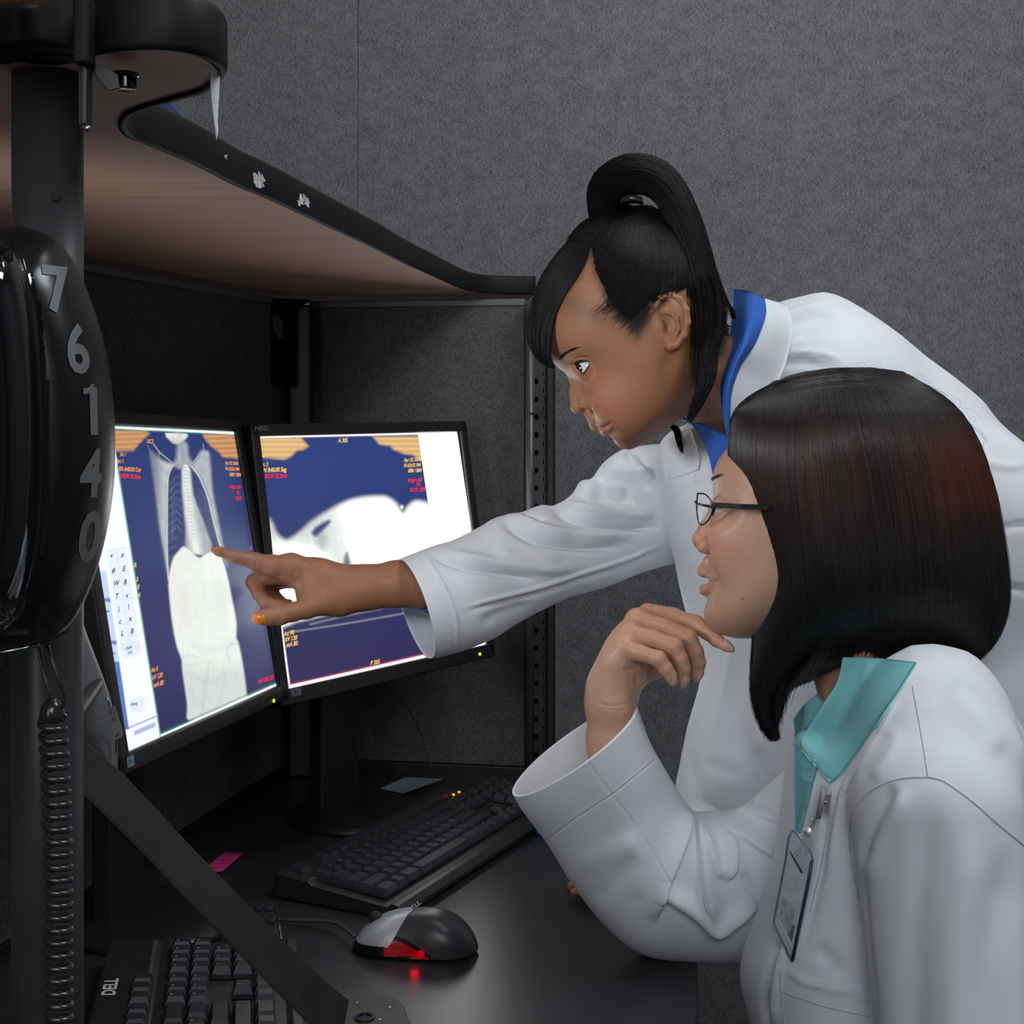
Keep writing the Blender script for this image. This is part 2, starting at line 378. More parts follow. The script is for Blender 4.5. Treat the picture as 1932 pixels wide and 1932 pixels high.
# ------------------------------------------------------------------ room and cubicle
Z_DESK = CZ-0.52
def fabric(name, c1, c2, sc=(1, 1, 1)):
    m = bpy.data.materials.new(name); m.use_nodes = True; nt = m.node_tree; b = nt.nodes['Principled BSDF']; N = nt.nodes.new; L = nt.links.new
    b.inputs['Roughness'].default_value = .95; b.inputs['Specular IOR Level'].default_value = .15
    tc = N('ShaderNodeTexCoord'); outs = []
    for s in ((330, 330, 900), (900, 900, 260), (60, 60, 60)):
        mp = N('ShaderNodeMapping'); mp.inputs['Scale'].default_value = s; n = N('ShaderNodeTexNoise'); n.inputs['Scale'].default_value = .8; n.inputs['Detail'].default_value = 3
        L(tc.outputs['Object'], mp.inputs[0]); L(mp.outputs[0], n.inputs[0]); outs.append(n.outputs[0])
    a = N('ShaderNodeMath'); a.operation = 'ADD'; L(outs[0], a.inputs[0]); L(outs[1], a.inputs[1]); a2 = N('ShaderNodeMath'); a2.operation = 'MULTIPLY_ADD'; L(outs[2], a2.inputs[0]); a2.inputs[1].default_value = .35; L(a.outputs[0], a2.inputs[2])
    r = N('ShaderNodeMapRange'); r.inputs[1].default_value = .90; r.inputs[2].default_value = 1.45; L(a2.outputs[0], r.inputs[0])
    mx = N('ShaderNodeMix'); mx.data_type = 'RGBA'; mx.inputs[6].default_value = (*c1, 1); mx.inputs[7].default_value = (*c2, 1); L(r.outputs[0], mx.inputs[0]); L(mx.outputs[2], b.inputs['Base Color'])
    bp = N('ShaderNodeBump'); bp.inputs['Strength'].default_value = .5; bp.inputs['Distance'].default_value = .0008; L(a.outputs[0], bp.inputs['Height']); L(bp.outputs[0], b.inputs['Normal'])
    return m
M_WALL = fabric('grey_wall_fabric', (.085, .085, .09), (.25, .25, .26))
M_PANEL = fabric('cubicle_fabric', (.05, .05, .047), (.13, .13, .12))
M_BLACK = mat('black_painted_steel', (.012, .012, .013), .42, spec=.5, noise_amt=.2, noise_scale=40, bump=.05, bump_scale=900)
M_GLOSS = mat('glossy_black_plastic', (.006, .007, .008), .12, spec=.6, noise_amt=.1, coat=.5)
M_EDGE = mat('black_edge_band', (.008, .008, .0085), .55, spec=.22, noise_amt=.15, noise_scale=30, bump=.06, bump_scale=300)
M_UNDER = mat('brown_shelf_laminate', (.56, .36, .27), .55, spec=.3, noise_amt=.12, noise_scale=6, aniso=(1, 14, 1), bump=.04, bump_scale=300)
M_DESK = mat('black_desk_laminate', (.022, .023, .026), .33, spec=.5, noise_amt=.15, noise_scale=25, bump=.03, bump_scale=700)
M_STEEL = mat('worn_steel', (.55, .56, .58), .3, metal=1, noise_amt=.1)
M_CARPET = mat('dark_carpet', (.03, .03, .035), .95, noise_amt=.5, noise_scale=300, bump=.6, bump_scale=400)
M_CEIL = mat('ceiling_paint', (.35, .35, .36), .9, noise_amt=.05)

def wallbox(name, a, b, z0, z1, th, m):
    a, b = Vector((*a, 0)), Vector((*b, 0)); c = (a+b)/2; u = (b-a)/2; n = Vector((-u.y, u.x, 0)).normalized()*th/2
    o = MB().box((c.x, c.y, (z0+z1)/2), u, n, (0, 0, (z1-z0)/2)).obj(name, m); return tag(o, kind='structure')
YW = 2.42
xs = P(675, 700, YW).x
for i, (x0, x1) in enumerate(((-1.75, xs-.0002), (xs+.0002, 1.75))):
    o = wallbox('wall_back', (x0, YW+.03), (x1, YW+.03), 0, 2.7, .06, M_WALL)
    o.name = 'wall_back' if i == 0 else 'wall_back_panel'
    if i: o['label'] = 'dark grey fabric wall behind the two people'
    bv = o.modifiers.new('b', 'BEVEL'); bv.width = .0008; bv.segments = 1
tag(MB().box((0, .35, -.02), (1.8, 0, 0), (0, 2.15, 0), (0, 0, .02)).obj('floor', M_CARPET), kind='structure')
tag(MB().box((0, .35, 2.72), (1.8, 0, 0), (0, 2.15, 0), (0, 0, .02)).obj('ceiling', M_CEIL), kind='structure')
wallbox('wall_left', (-1.78, -1.8), (-1.78, YW), 0, 2.7, .06, M_WALL)
wallbox('wall_right', (1.78, -1.8), (1.78, YW), 0, 2.7, .06, M_WALL)

# cubicle panels behind the monitors
PC = Vector((-.292, 1.985, 0)); PR = Vector((.018, 1.935, 0)); PL = Vector((-.66, .56, 0)); z_top = CZ+.141
def panel(name, label, a, b, z0, z1, th=.03):
    t = thing(name, label, 'partition', ((a.x+b.x)/2, (a.y+b.y)/2, 0)); u = (b-a)/2; n = Vector((-u.y, u.x, 0)).normalized(); c = (a+b)/2
    if n.y < 0: n = -n
    MB().box(c+n*th/2+Vector((0, 0, (z0+z1)/2)), u, n*th/2, (0, 0, (z1-z0)/2)).obj('fabric_panel', M_PANEL, t, bevel=.003)
    MB().box(c+n*th/2+Vector((0, 0, z1+.004)), u, n*(th/2+.002), (0, 0, .005)).obj('top_trim', mat('grey_trim', (.11, .11, .115), .5, noise_amt=.1), t, bevel=.002)
    MB().box(c+n*th/2+Vector((0, 0, z0-.05)), u, n*(th/2+.002), (0, 0, .05)).obj('base_trim', M_BLACK, t, bevel=.002)
    return t
panel('partition_panel', 'dark grey fabric cubicle panel behind the right monitor', PC, PR, Z_DESK+.012, z_top)
panel('partition_panel', 'dark grey fabric cubicle panel behind the left monitor, under the long shelf', PL, PC-Vector((.02, 0, 0)), Z_DESK+.012, z_top)

# slotted steel upright right of the panel
def upright(label, c, w, dp, z0, z1, hole0, cap=True):
    t = thing('slotted_upright', label, 'post', (c.x, c.y, 0)); bm = MB()
    # front face with a column of real holes: strips of quads round each slot
    h = .0245; zz = []; z = hole0
    while z > z0+.02: zz.append(z); z -= h
    zz = [q for q in zz if q < z1-.02][::-1]
    def front(bm, z_from, z_to, hole):
        y = c.y-dp; r = .0042; n = 10; xo = c.x
        if hole is None: bm.box((c.x, y+.001, (z_from+z_to)/2), (w/2, 0, 0), (0, .001, 0), (0, 0, (z_to-z_from)/2)); return
        V = []; 
        for k in range(n):
            a = 2*math.pi*(k+.5)/n; ca, sa = math.cos(a), math.sin(a); V.append((xo+r*ca*.75, y, hole+r*sa))
        for k in range(n):
            a = 2*math.pi*(k+.5)/n; ca, sa = math.cos(a), math.sin(a); s = 1/max(abs(ca), abs(sa)); V.append((c.x+w/2*ca*s, y, (z_from+z_to)/2+(z_to-z_from)/2*sa*s))
        for k in range(n): V.append((V[k][0], y+.004, V[k][2]))
        bm.add(V, [(k, n+k, n+(k+1) % n, (k+1) % n) for k in range(n)]+[(k, (k+1) % n, 2*n+(k+1) % n, 2*n+k) for k in range(n)])
    zp = z0
    for q in zz: front(bm, q-h/2, q+h/2, q)
    if zz: front(bm, z0, zz[0]-h/2, None); front(bm, zz[-1]+h/2, z1, None)
    bm.box((c.x-w/2, c.y-dp/2, (z0+z1)/2), (.001, 0, 0), (0, dp/2, 0), (0, 0, (z1-z0)/2)); bm.box((c.x+w/2, c.y-dp/2, (z0+z1)/2), (.001, 0, 0), (0, dp/2, 0), (0, 0, (z1-z0)/2))
    bm.box((c.x, c.y-.001, (z0+z1)/2), (w/2, 0, 0), (0, .001, 0), (0, 0, (z1-z0)/2))
    bm.obj('channel', M_BLACK, t)
    return t
ux = P(1012, 700, 1.9).x
up = upright('black slotted steel upright with a column of round holes, right of the cubicle panel', Vector((ux, 1.93, 0)), P(1027, 0, 1.9).x-P(995, 0, 1.9).x, .03, Z_DESK, z_top+.004, P(0, 720, 1.9).z)
MB().tube([(P(1000, 0, 1.9).x, 1.903, Z_DESK+.001), (P(1000, 0, 1.9).x, 1.903, z_top)], .0065, 20).obj('edge_highlight_tube', mat('satin_black_tube', (.045, .047, .05), .38, spec=.6, noise_amt=.1, noise_scale=30, bump=.04, bump_scale=1200), up, True)  # tube added so the upright's left edge catches the monitor light
xr = P(1038, 0, 1.9).x
MB().box((xr, 1.93, (Z_DESK+z_top)/2), (.0075, 0, 0), (0, .02, 0), (0, 0, (z_top-Z_DESK)/2)).obj('side_rail', M_BLACK, up, bevel=.005, seg=3)
MB().box((ux, 1.897, P(0, 779, 1.9).z), (.0125, 0, 0), (0, .0015, 0), (0, 0, .0008)).obj('joint_seam', mat('seam_dark', (.004, .004, .004), .6, noise_amt=.1), up)
# corner upright and cantilever bracket
t = thing('corner_upright', 'black corner upright between the two cubicle panels, behind the monitors', 'post', (PC.x, PC.y, 0))
cu = P(568, 700, 1.94)
MB().box((cu.x, 1.945, (Z_DESK+z_top)/2), (.015, 0, 0), (0, .018, 0), (0, 0, (z_top-Z_DESK)/2)).obj('channel', M_BLACK, t, bevel=.003)
br = [(225, 470), (420, 560), (480, 600), (483, 690), (497, 715), (520, 730), (548, 733), (548, 590), (600, 560), (420, 520)]
poly = [(470, 560), (480, 640), (483, 685), (497, 712), (520, 728), (552, 730), (552, 585), (590, 565)]
MB().prism([P(x, y, 1.90) for x, y in poly][::-1], (0, .006, 0)).obj('shelf_bracket', mat('matt_black_steel', (.006, .006, .0065), .8, spec=.15, noise_amt=.2), t, bevel=.001)
MB().prism([P(x, y, 1.893) for x, y in ((514, 598), (524, 596), (533, 606), (534, 636), (526, 640), (516, 622))][::-1], (0, .002, 0)).obj('bracket_slot', mat('slot_grey', (.05, .05, .048), .6, noise_amt=.1), t)

# long curved shelf
zs = CZ+.158; SH = .0238
ol = [(-420, 158), (-130, 133), (-40, 124), (0, 119), (80, 104), (160, 105), (230, 94), (300, 91.5), (350, 97), (385, 108), (405, 121), (413, 133), (408, 146), (390, 163), (370, 173), (335, 182), (290, 195), (256, 206), (236, 216), (227, 230), (228, 243), (240, 256), (262, 265), (290, 276), (374, 312), (441, 347), (504, 373), (570, 403.5), (635, 434), (700, 464), (765, 497), (809, 516.5), (852, 536), (874, 545), (891, 549.5), (913, 552.5), (950, 554), (1010, 554.5)]
def un(px, py): d = .158*F/(HZ-py); return Vector((P(px, py, d).x, d, zs))
ol3 = [un(*p) for p in ol]
front = catmull(np.array([p[:] for p in ol3]), 150)
back = [(PR.x+.006, PR.y+.16, zs), (PC.x-.06, PC.y+.16, zs), (PL.x-.14, PL.y+.1, zs)]
pl = [Vector(p) for p in front]+[Vector(p) for p in back]
t = thing('long_shelf', 'long shelf with brown underside and thick black edge above the monitors', 'shelf', (-.3, 1.2, zs))
MB().prism([p+Vector((0, 0, .001)) for p in pl], (0, 0, SH-.002)).obj('shelf_board', M_UNDER, t)
# edge band: a swept rounded strip
V = []; nf = len(front)
prof = [(-.001, 0), (.0025, -.0006), (.0035, .002), (.0035, SH-.002), (.0025, SH+.0006), (-.001, SH)]
for i in range(nf):
    a = front[max(i-1, 0)]; b = front[min(i+1, nf-1)]; tx, ty = b[0]-a[0], b[1]-a[1]; L_ = math.hypot(tx, ty)+1e-9; nx, ny = ty/L_, -tx/L_
    for o_, h_ in prof: V.append((front[i][0]+nx*o_, front[i][1]+ny*o_, zs+h_))
np_ = len(prof); Fc = [(i*np_+k, (i+1)*np_+k, (i+1)*np_+k+1, i*np_+k+1) for i in range(nf-1) for k in range(np_-1)]
eb = mk('edge_band', V, Fc, M_EDGE, t)
eb.modifiers.new('s', 'SOLIDIFY').thickness = -.0006
MB().prism([p+Vector((0, 0, SH-.001)) for p in pl], (0, 0, .002)).obj('shelf_top', M_DESK, t)
# worn scrapes on the edge: paint chips
ebv = bvh_of(V, Fc)
chip = mat('bare_scrape', (.62, .62, .66), .7, noise_amt=.4, noise_scale=500, aniso=(1, 1, .2))
rr = random.Random(3)
for cx, cy, w, h in ((484, 338, 13, 17), (571, 378, 11, 14), (423, 295, 5, 6)):
    for k in range(16 if w > 8 else 5):
        x = cx+rr.uniform(-w, w)*.9; y = cy+rr.uniform(-.4, .5)*h; ww = rr.uniform(1.2, 3.2) if w > 8 else .9; hh = rr.uniform(.35, .75)*h*(1-abs(x-cx)/w*.5)
        q = [cast_n(ebv, x+a*ww+b*ww*.6, y+b*hh, .0009) for a, b in ((-1, .8), (-.5, -1), (.6, -.7), (1, 1))]
        if all(q): mk('scrape', [tuple(v) for v in q], [(0, 1, 2, 3)], chip, t, False)
# near hardware: band bulge round the pole, bracket, knob
MB().lathe(P(72, 60, .62)+Vector((0, 0, -.0085)), (0, 0, 1), [(.019, -.002), (.0205, 0), (.0205, .0245), (.019, .0265)], 32).obj('pole_collar', M_EDGE, t, smooth=False, bevel=.001)
MB().box(P(159, 62, .60), (.0035, 0, 0), (0, .006, 0), (0, 0, .0145)).obj('band_clip', M_EDGE, t, bevel=.0015)
MB().box(P(163, 165, .603), (.0016, 0, 0), (0, .004, 0), (0, 0, .017)).box(P(156, 165, .603), (.0012, 0, 0), (0, .0035, 0), (0, 0, .0175)).obj('bracket_channel', M_BLACK, t, bevel=.0008)
MB().tube([P(164, 238, .60), P(165, 244, .597)], .0013, 10).obj('bracket_screw', M_STEEL, t, True)
MB().prism([P(x, y, .605) for x, y in ((168, 108), (222, 140), (226, 166), (204, 172), (168, 128))][::-1], (0, .002, 0)).obj('bracket_arm', M_BLACK, t, bevel=.0004)
MB().lathe(P(237, 154, .64), (0, 0, 1), [(.004, -.004), (.0052, -.0035), (.0052, .002), (.0065, .0025), (.0065, .004)], 12).obj('knob', M_GLOSS, t, bevel=.0004)
# paper strip and blue card, things left on the shelf
tp = P(405, 130, .645)
V = []; 
for i in range(12):
    y = 62+i/11*202; V += [P(np.interp(y, (62, 118, 130, 160, 215, 249, 264), (413, 412, 398, 396.5, 402, 407, 409)), y, .648-.002*math.sin(i*.36)), P(np.interp(y, (62, 160, 215, 240, 249, 264), (415.5, 414, 411, 410.5, 413, 410)), y, .6485)]
o = mk('tape_strip', V, [(2*i, 2*i+1, 2*i+3, 2*i+2) for i in range(11)], mat('white_paper', (.72, .73, .78), .8, noise_amt=.05), None)
o.modifiers.new('s', 'SOLIDIFY').thickness = .0004
tag(o, 'torn white tape strip hanging from the rounded end of the shelf', 'tape')
mbx = MB().prism([P(x, y, dd) for x, y, dd in ((282, 205, .90), (322, 190, .93), (352, 240, 1.0), (340, 236, .97), (300, 222, .9))], (0, .02, .012))
c0 = P(300, 195, 1.0); c0 = Vector((un(275, 245).x-.03, .93, zs+SH+.006))
o = MB().prism([P(x, y, .93) for x, y in ((262, 180), (313, 184), (368, 244), (352, 262), (262, 262))][::-1], (0, .006, 0)).obj('blue_folder', mat('blue_card', (.01, .05, .16), .6, noise_amt=.05), None, bevel=.0008)
tag(o, 'dark blue folder corner standing on the shelf behind its rounded end', 'folder')
o = MB().lathe(P(-6, -8, .56), (0, -.25, 1), [(.001, -.004), (.014, -.005), (.0175, -.003), (.018, 0), (.018, .02), (.017, .021)], 40).obj('wooden_tray', mat('dark_wood', (.10, .05, .02), .5, noise_amt=.3, noise_scale=40, aniso=(1, 10, 1)), None, True)
tag(o, 'round wooden tray rim at the upper left corner above the shelf', 'tray')

# near pole
t = thing('shelf_pole', 'round black steel pole carrying the near end of the shelf', 'pole', (P(90, 0, .66).x, .66, 0))
pc = P(90, 0, .66); rp = (155-25)/2/F*.66
MB().lathe((pc.x, pc.y, 0), (0, 0, 1), [(rp, Z_DESK), (rp, zs)], 64).obj('tube', mat('satin_black_tube', (.045, .047, .05), .38, spec=.6, noise_amt=.1, noise_scale=30, bump=.04, bump_scale=1200), t, smooth=False)
bpy.context.view_layer.update()
[p.__setattr__('use_smooth', len(p.vertices) == 4) for p in t.children[0].data.polygons]
MB().tube([P(105, 370, .6455), P(105, 370, .644)], .0022, 14).obj('screw_hole', mat('seam_dark'), t)

# desk
e = Vector((.20, .98, 0)).normalized(); dn = Vector((.98, -.20, 0)).normalized(); A0 = at_z(1318, 1905, Z_DESK)
far = A0+e*.78; near = A0-e*.55
dk = [near, A0, Vector((.187, 1.40, Z_DESK)), Vector((.13, 1.56, Z_DESK)), Vector((.10, 1.92, Z_DESK)), Vector((PC.x-.02, PC.y, Z_DESK)), Vector((PL.x, PL.y, Z_DESK)), Vector((-.72, .45, Z_DESK))]
t = thing('desk', 'black laminate desk top under keyboard and mouse', 'desk', (-.2, 1.2, 0))
MB().prism([Vector((p.x, p.y, Z_DESK-.025)) for p in dk], (0, 0, .025)).obj('desk_top', M_DESK, t, bevel=.0025)
for q in ((.02, .75), (-.6, .6), (.06, 1.85), (-.28, 1.9)):
    MB().box((q[0], q[1], (Z_DESK-.03)/2), (.02, 0, 0), (0, .02, 0), (0, 0, (Z_DESK-.03)/2)).obj('leg', M_BLACK, t, bevel=.003)

# diagonal flat bar and its clamp plate
t = thing('diagonal_brace', 'dark flat steel bar running diagonally from the pole down to a desk plate', 'brace', at_z(690, 1920, Z_DESK))
M_BAR = mat('dark_olive_steel', (.030, .028, .024), .5, noise_amt=.25, noise_scale=30, bump=.04, bump_scale=800)
MB().prism([P(x, y, 1/(1/.70+(x-150)/505*(1/1.13-1/.70))) for x, y in ((140, 1396), (154, 1409), (227, 1470), (283, 1530), (350, 1601), (500, 1753), (618, 1866), (655, 1893), (640, 1975), (575, 1927), (495, 1847), (364, 1713), (259, 1603), (194, 1539), (140, 1486))][::-1], (.0015, .003, .002)).obj('flat_bar', M_BAR, t, bevel=.0008)
pt = catmull([(642, 1893), (660, 1887), (700, 1887), (740, 1894), (760, 1908), (768, 1930), (775, 1975), (600, 1990), (606, 1925)], 40)
MB().prism([at_z(x, y, Z_DESK+.003) for x, y in pt][::-1], (0, 0, .006)).obj('clamp_plate', M_BAR, t, bevel=.001)
for x, y in ((674, 1893), (736, 1901), (717, 1924)):
    MB().lathe(at_z(x, y, Z_DESK+.009), (0, 0, 1), [(.0011, 0), (.0011, .0006)], 10).obj('rivet', M_STEEL, t)
MB().lathe(at_z(688, 1921, Z_DESK+.009), (0, 0, 1), [(.0085, 0), (.0085, .0015), (.006, .0015), (.006, .0005)], 24).obj('centre_bolt', M_GLOSS, t)
# ------------------------------------------------------------------ monitors
def srgb(c): return tuple(((v/255+.055)/1.055)**2.4 if v > 10 else v/255/12.92 for v in c)
def solve_quad(q, h=.29):
    r = [np.array([(x-CX)/F, 1, -(y-HZ)/F]) for x, y in q]; d = np.linalg.solve(np.array([r[0], -r[1], r[2]]).T, r[3]); d = [*d, 1]
    Pq = [r[i]*d[i] for i in range(4)]; s = h/np.linalg.norm(Pq[3]-Pq[0]); return [p*s+np.array([0, 0, CZ]) for p in Pq]
def emis_mat(name, attr='tint', k=1.0):
    if name in _m: return _m[name]
    m = bpy.data.materials.new(name); m.use_nodes = True; nt = m.node_tree; b = nt.nodes['Principled BSDF']; a = nt.nodes.new('ShaderNodeAttribute'); a.attribute_name = attr
    b.inputs['Base Color'].default_value = (.01, .01, .012, 1); b.inputs['Roughness'].default_value = .3; nt.links.new(a.outputs['Color'], b.inputs['Emission Color']); b.inputs['Emission Strength'].default_value = k
    _m[name] = m; return m
def glow(name, c, k=1): return mat(name, (.01, .01, .01), .5, emit=c, estr=k)
M_BEZ = mat('monitor_black_plastic', (.012, .012, .013), .38, spec=.4, noise_amt=.1, bump=.04, bump_scale=1500)
def SS(a, b, x): t = np.clip((x-a)/(b-a), 0, 1); return t*t*(3-2*t)
def soft(px, py, poly, w, sm=3): return SS(w, -w, sd_poly(px.astype(np.float32), py.astype(np.float32), smooth_closed(poly, sm) if sm else poly))
def wob(px, py, s, seed):
    r = np.random.default_rng(seed); o = 0
    for i in range(9):
        a = r.uniform(0, 6.3); f = s*r.uniform(.5, 2.2); o = o+np.sin((px*math.cos(a)+py*math.sin(a))*f+r.uniform(0, 6.3))
    return o/5
def lay(c, m, col): return c*(1-m[:, None])+np.array(col)[None]*m[:, None]
WHT = 2.0
def pic_left(px, py):
    g = SS(820, 1400, py); g2 = SS(900, 1080, py)*SS(1320, 1180, py)*SS(430, 520, px)
    c = np.array(srgb((40, 58, 114)))[None]*(1-g[:, None])+np.array(srgb((49, 44, 94)))[None]*g[:, None]
    c = lay(c, .75*g2, srgb((92, 98, 122)))
    w = np.zeros_like(px); tx = .5+.5*wob(px, py*.5, .35, 1)
    # shoulders and arms, brighter to the inner rim
    A1 = [(283, 850), (299, 863), (314, 872), (328, 876), (322, 886), (317, 900), (315, 956), (315, 1028), (317, 1085), (309, 1039), (301, 997), (293, 933), (287, 890)]
    A2 = [(378, 852), (388, 850), (396, 860), (401, 925), (410, 970), (421, 1028), (429, 1070), (420, 1045), (409, 1010), (398, 966), (390, 930), (380, 905), (368, 890), (361, 880), (370, 868)]
    w = np.maximum(w, soft(px, py, A1, 5)*(.30+.45*SS(285, 318, px))*(.85+.2*tx)); w = np.maximum(w, soft(px, py, A2, 5)*(.62-.25*SS(385, 425, px-(py-880)*.15))*(.85+.2*tx))
    def line(pts, wd, v):
        nonlocal w; d, _ = sd_line(px, py, catmull(pts, 24)); w = np.maximum(w, np.exp(-(d/wd)**2)*v)
    line([(328, 876), (318, 895), (315.5, 930), (315, 990), (315.5, 1050), (318, 1095)], 1.7, .85); line([(361, 879), (376, 900), (391, 935), (402, 980), (414, 1025), (420, 1040)], 1.7, .85)
    line([(290, 838), (300, 852), (315, 865), (328, 876)], 1.2, .6); line([(378, 855), (368, 868), (361, 879)], 1.2, .65); line([(383, 838), (386, 862), (380, 885)], 1, .45); line([(299, 853), (303, 872), (310, 888)], 1, .45)
    line([(279, 840), (288, 870), (293, 880)], .8, .3); line([(308, 872), (312, 886)], 1, .5)
    for k in range(9): line([(317, 930+k*16), (323, 922+k*16), (333, 912+k*17)], 1.2, .16); line([(395+k*1.5, 950+k*8), (385, 935+k*9), (374, 922+k*8)], 1.2, .12)
    # neck and spine
    w = np.maximum(w, soft(px, py, [(335, 836), (352, 836), (357, 862), (366, 878), (352, 884), (338, 884), (326, 876), (333, 862)], 6)*(.42+.2*tx))
    w = np.maximum(w, soft(px, py, [(312, 817), (353, 818), (350, 829), (341, 837), (330, 838), (320, 831)], 2.5, 2)*(.72+.25*SS(835, 818, py)))
    H = [(344, 878), (358, 880), (362, 910), (366, 935), (374, 957), (383, 980), (392, 1005), (400, 1030), (394, 1049), (372, 1046), (351, 1042), (350, 1000), (346, 960), (343, 920)]
    core, _ = sd_line(px, py, catmull([(350, 880), (354, 930), (362, 990), (371, 1040), (374, 1090)], 20))
    w = np.maximum(w, soft(px, py, H, 4)*np.clip(.52+.5*np.exp(-(core/9)**2)+.12*(tx-.5), 0, 1))
    sp = np.exp(-((core)/4)**2)*SS(835, 850, py)*SS(1045, 1000, py); w = w*(1-.28*sp*(.5+.5*np.sin(py*.9)))
    for k in range(8): line([(345-k*.3, 905+k*14), (332, 900+k*13), (322, 915+k*15)], 1.5, .13); line([(366+k*3, 910+k*14), (377+k*2, 912+k*12), (388+k*2.2, 930+k*12)], 1.5, .10)
    B = [(318, 1090), (326, 1055), (336, 1041), (347, 1031), (362, 1040), (376, 1052), (392, 1042), (404, 1042), (416, 1048), (423, 1064), (431, 1095), (438, 1130), (446, 1173), (446, 1204), (450, 1212), (458, 1252), (465, 1304), (461, 1318), (412, 1338), (357, 1360), (353, 1328), (344, 1266), (342, 1243), (334, 1221), (326, 1183), (320, 1132)]
    w = np.maximum(w, soft(px, py, B, 3.2)*(.96+.05*tx-.14*SS(1230, 1290, py)-.0*px))
    w = w-.12*np.exp(-(sd_line(px, py, catmull([(342, 1248), (352, 1236), (372, 1240)], 10))[0]/2)**2)-.10*np.exp(-(sd_line(px, py, catmull([(343, 1253), (370, 1256)], 6))[0]/2)**2)-.13*np.exp(-(sd_line(px, py, catmull([(449, 1215), (436, 1216), (428, 1230), (434, 1244)], 10))[0]/2.5)**2)
    for pts, wd, v in (([(365, 1215), (390, 1228), (420, 1222), (444, 1210)], 7, .05), ([(352, 1262), (372, 1280), (398, 1290), (420, 1272), (448, 1268)], 6, .06), ([(362, 1300), (370, 1330)], 6, .05), ([(392, 1060), (394, 1200)], 5, -.05), ([(345, 1110), (352, 1180)], 10, .04), ([(415, 1100), (424, 1180)], 10, .04)): w = w-v*np.exp(-(sd_line(px, py, catmull(pts, 12))[0]/wd)**2)*(.6+.4*tx)
    w = w-.07*np.exp(-(sd_line(px, py, catmull([(380, 1352), (388, 1290), (396, 1250)], 10))[0]/4)**2)-.05*np.exp(-(sd_line(px, py, catmull([(410, 1340), (422, 1290), (420, 1262)], 10))[0]/4)**2)
    w = np.clip(w, 0, 1)**1.25; c = c*(1-w[:, None])+np.array([.84, .88, .82])[None]*w[:, None]*1.0
    # blurred patient-data blocks
    for poly, ph in (([(215, 812), (278, 812), (282, 818), (270, 829), (262, 838), (252, 850), (215, 852)], 0), ([(381, 816), (442, 818), (452, 866), (420, 862), (412, 852), (398, 842), (385, 826)], 2)):
        m = soft(px, py, poly, 3.5, 0); st = .5+.5*np.sin(py*.66+ph+(px-300)*.03); c = lay(c, m*(.55+.35*st), srgb((232, 170, 96)))
    bx = 220+(py-863)*.1587; d = bx-px
    line_ = np.exp(-((d-1)/1.1)**2)
    c = lay(c, SS(-1, 1, d), (.93, .97, 1.12)); c = lay(c, line_*SS(870, 880, py), srgb((30, 175, 130)))
    # tool column
    sx = px-(py-1100)*.145
    blu = SS(0, 2, 204.5-sx)*SS(1075, 1080, py); c = lay(c, blu*SS(1250, 1246, py), (.55, .70, .98)); c = lay(c, blu*SS(1246, 1250, py)*SS(1378, 1374, py), srgb((84, 120, 200)))
    for y0 in (1128, 1208, 1286): c = lay(c, blu*SS(y0, y0+2, py+(sx-195)*.15)*SS(y0+8, y0+6, py-(sx-195)*.2), srgb((100, 132, 205)))
    inn = SS(210, 211, sx)*SS(248, 247, sx)
    for k in range(9): y = 1036+k*23.5; c = lay(c, inn*np.exp(-((py+(sx-228)*.16-y)/.8)**2)*SS(1236, 1230, py)*.8, (.48, .62, .86))
    c = lay(c, SS(1036, 1038, py)*SS(1228, 1226, py)*np.exp(-((sx-229)/.8)**2)*.8, (.48, .62, .86)); c = lay(c, SS(1036, 1038, py)*SS(1228, 1226, py)*inn*.5, (.72, .82, .95))
    for (x0, y0, x1, y1) in ((212, 1211, 246, 1240), (212, 1316, 240, 1342)): c = lay(c, soft(sx, py+(sx-228)*.2, [(x0, y0), (x1, y0), (x1, y1), (x0, y1)], 1.5, 0)*.6, (.70, .80, .92))
    q = py+(px-265)*.42
    c = lay(c, SS(250, 232, px*0+d)*np.exp(-((q-1364)/1.2)**2)*SS(225, 230, px)*SS(-1, 1, d-3), srgb((70, 110, 190)))
    c = lay(c, soft(px, q, [(253, 1374), (293, 1374), (293, 1383), (253, 1383)], 1.5, 0)*.8, srgb((150, 165, 215)))
    # frame of the window: light rule on top and bottom
    top = 803+(px-220)*.048; c = lay(c, SS(top+7, top+5, py), (.85, 1.0, 1.0)); c = lay(c, np.exp(-((py-top-8)/1.1)**2)*.6, srgb((20, 130, 130)))
    bot = 1295+(521.6-px)*.4415; m = SS(-1, 1, -d); c = lay(c, m*SS(bot-6.5, bot-5, py), (.95, 1.0, 1.0)); c = lay(c, m*np.exp(-((py-bot+8.5)/1.2)**2)*.8, srgb((20, 150, 100)))
    return c
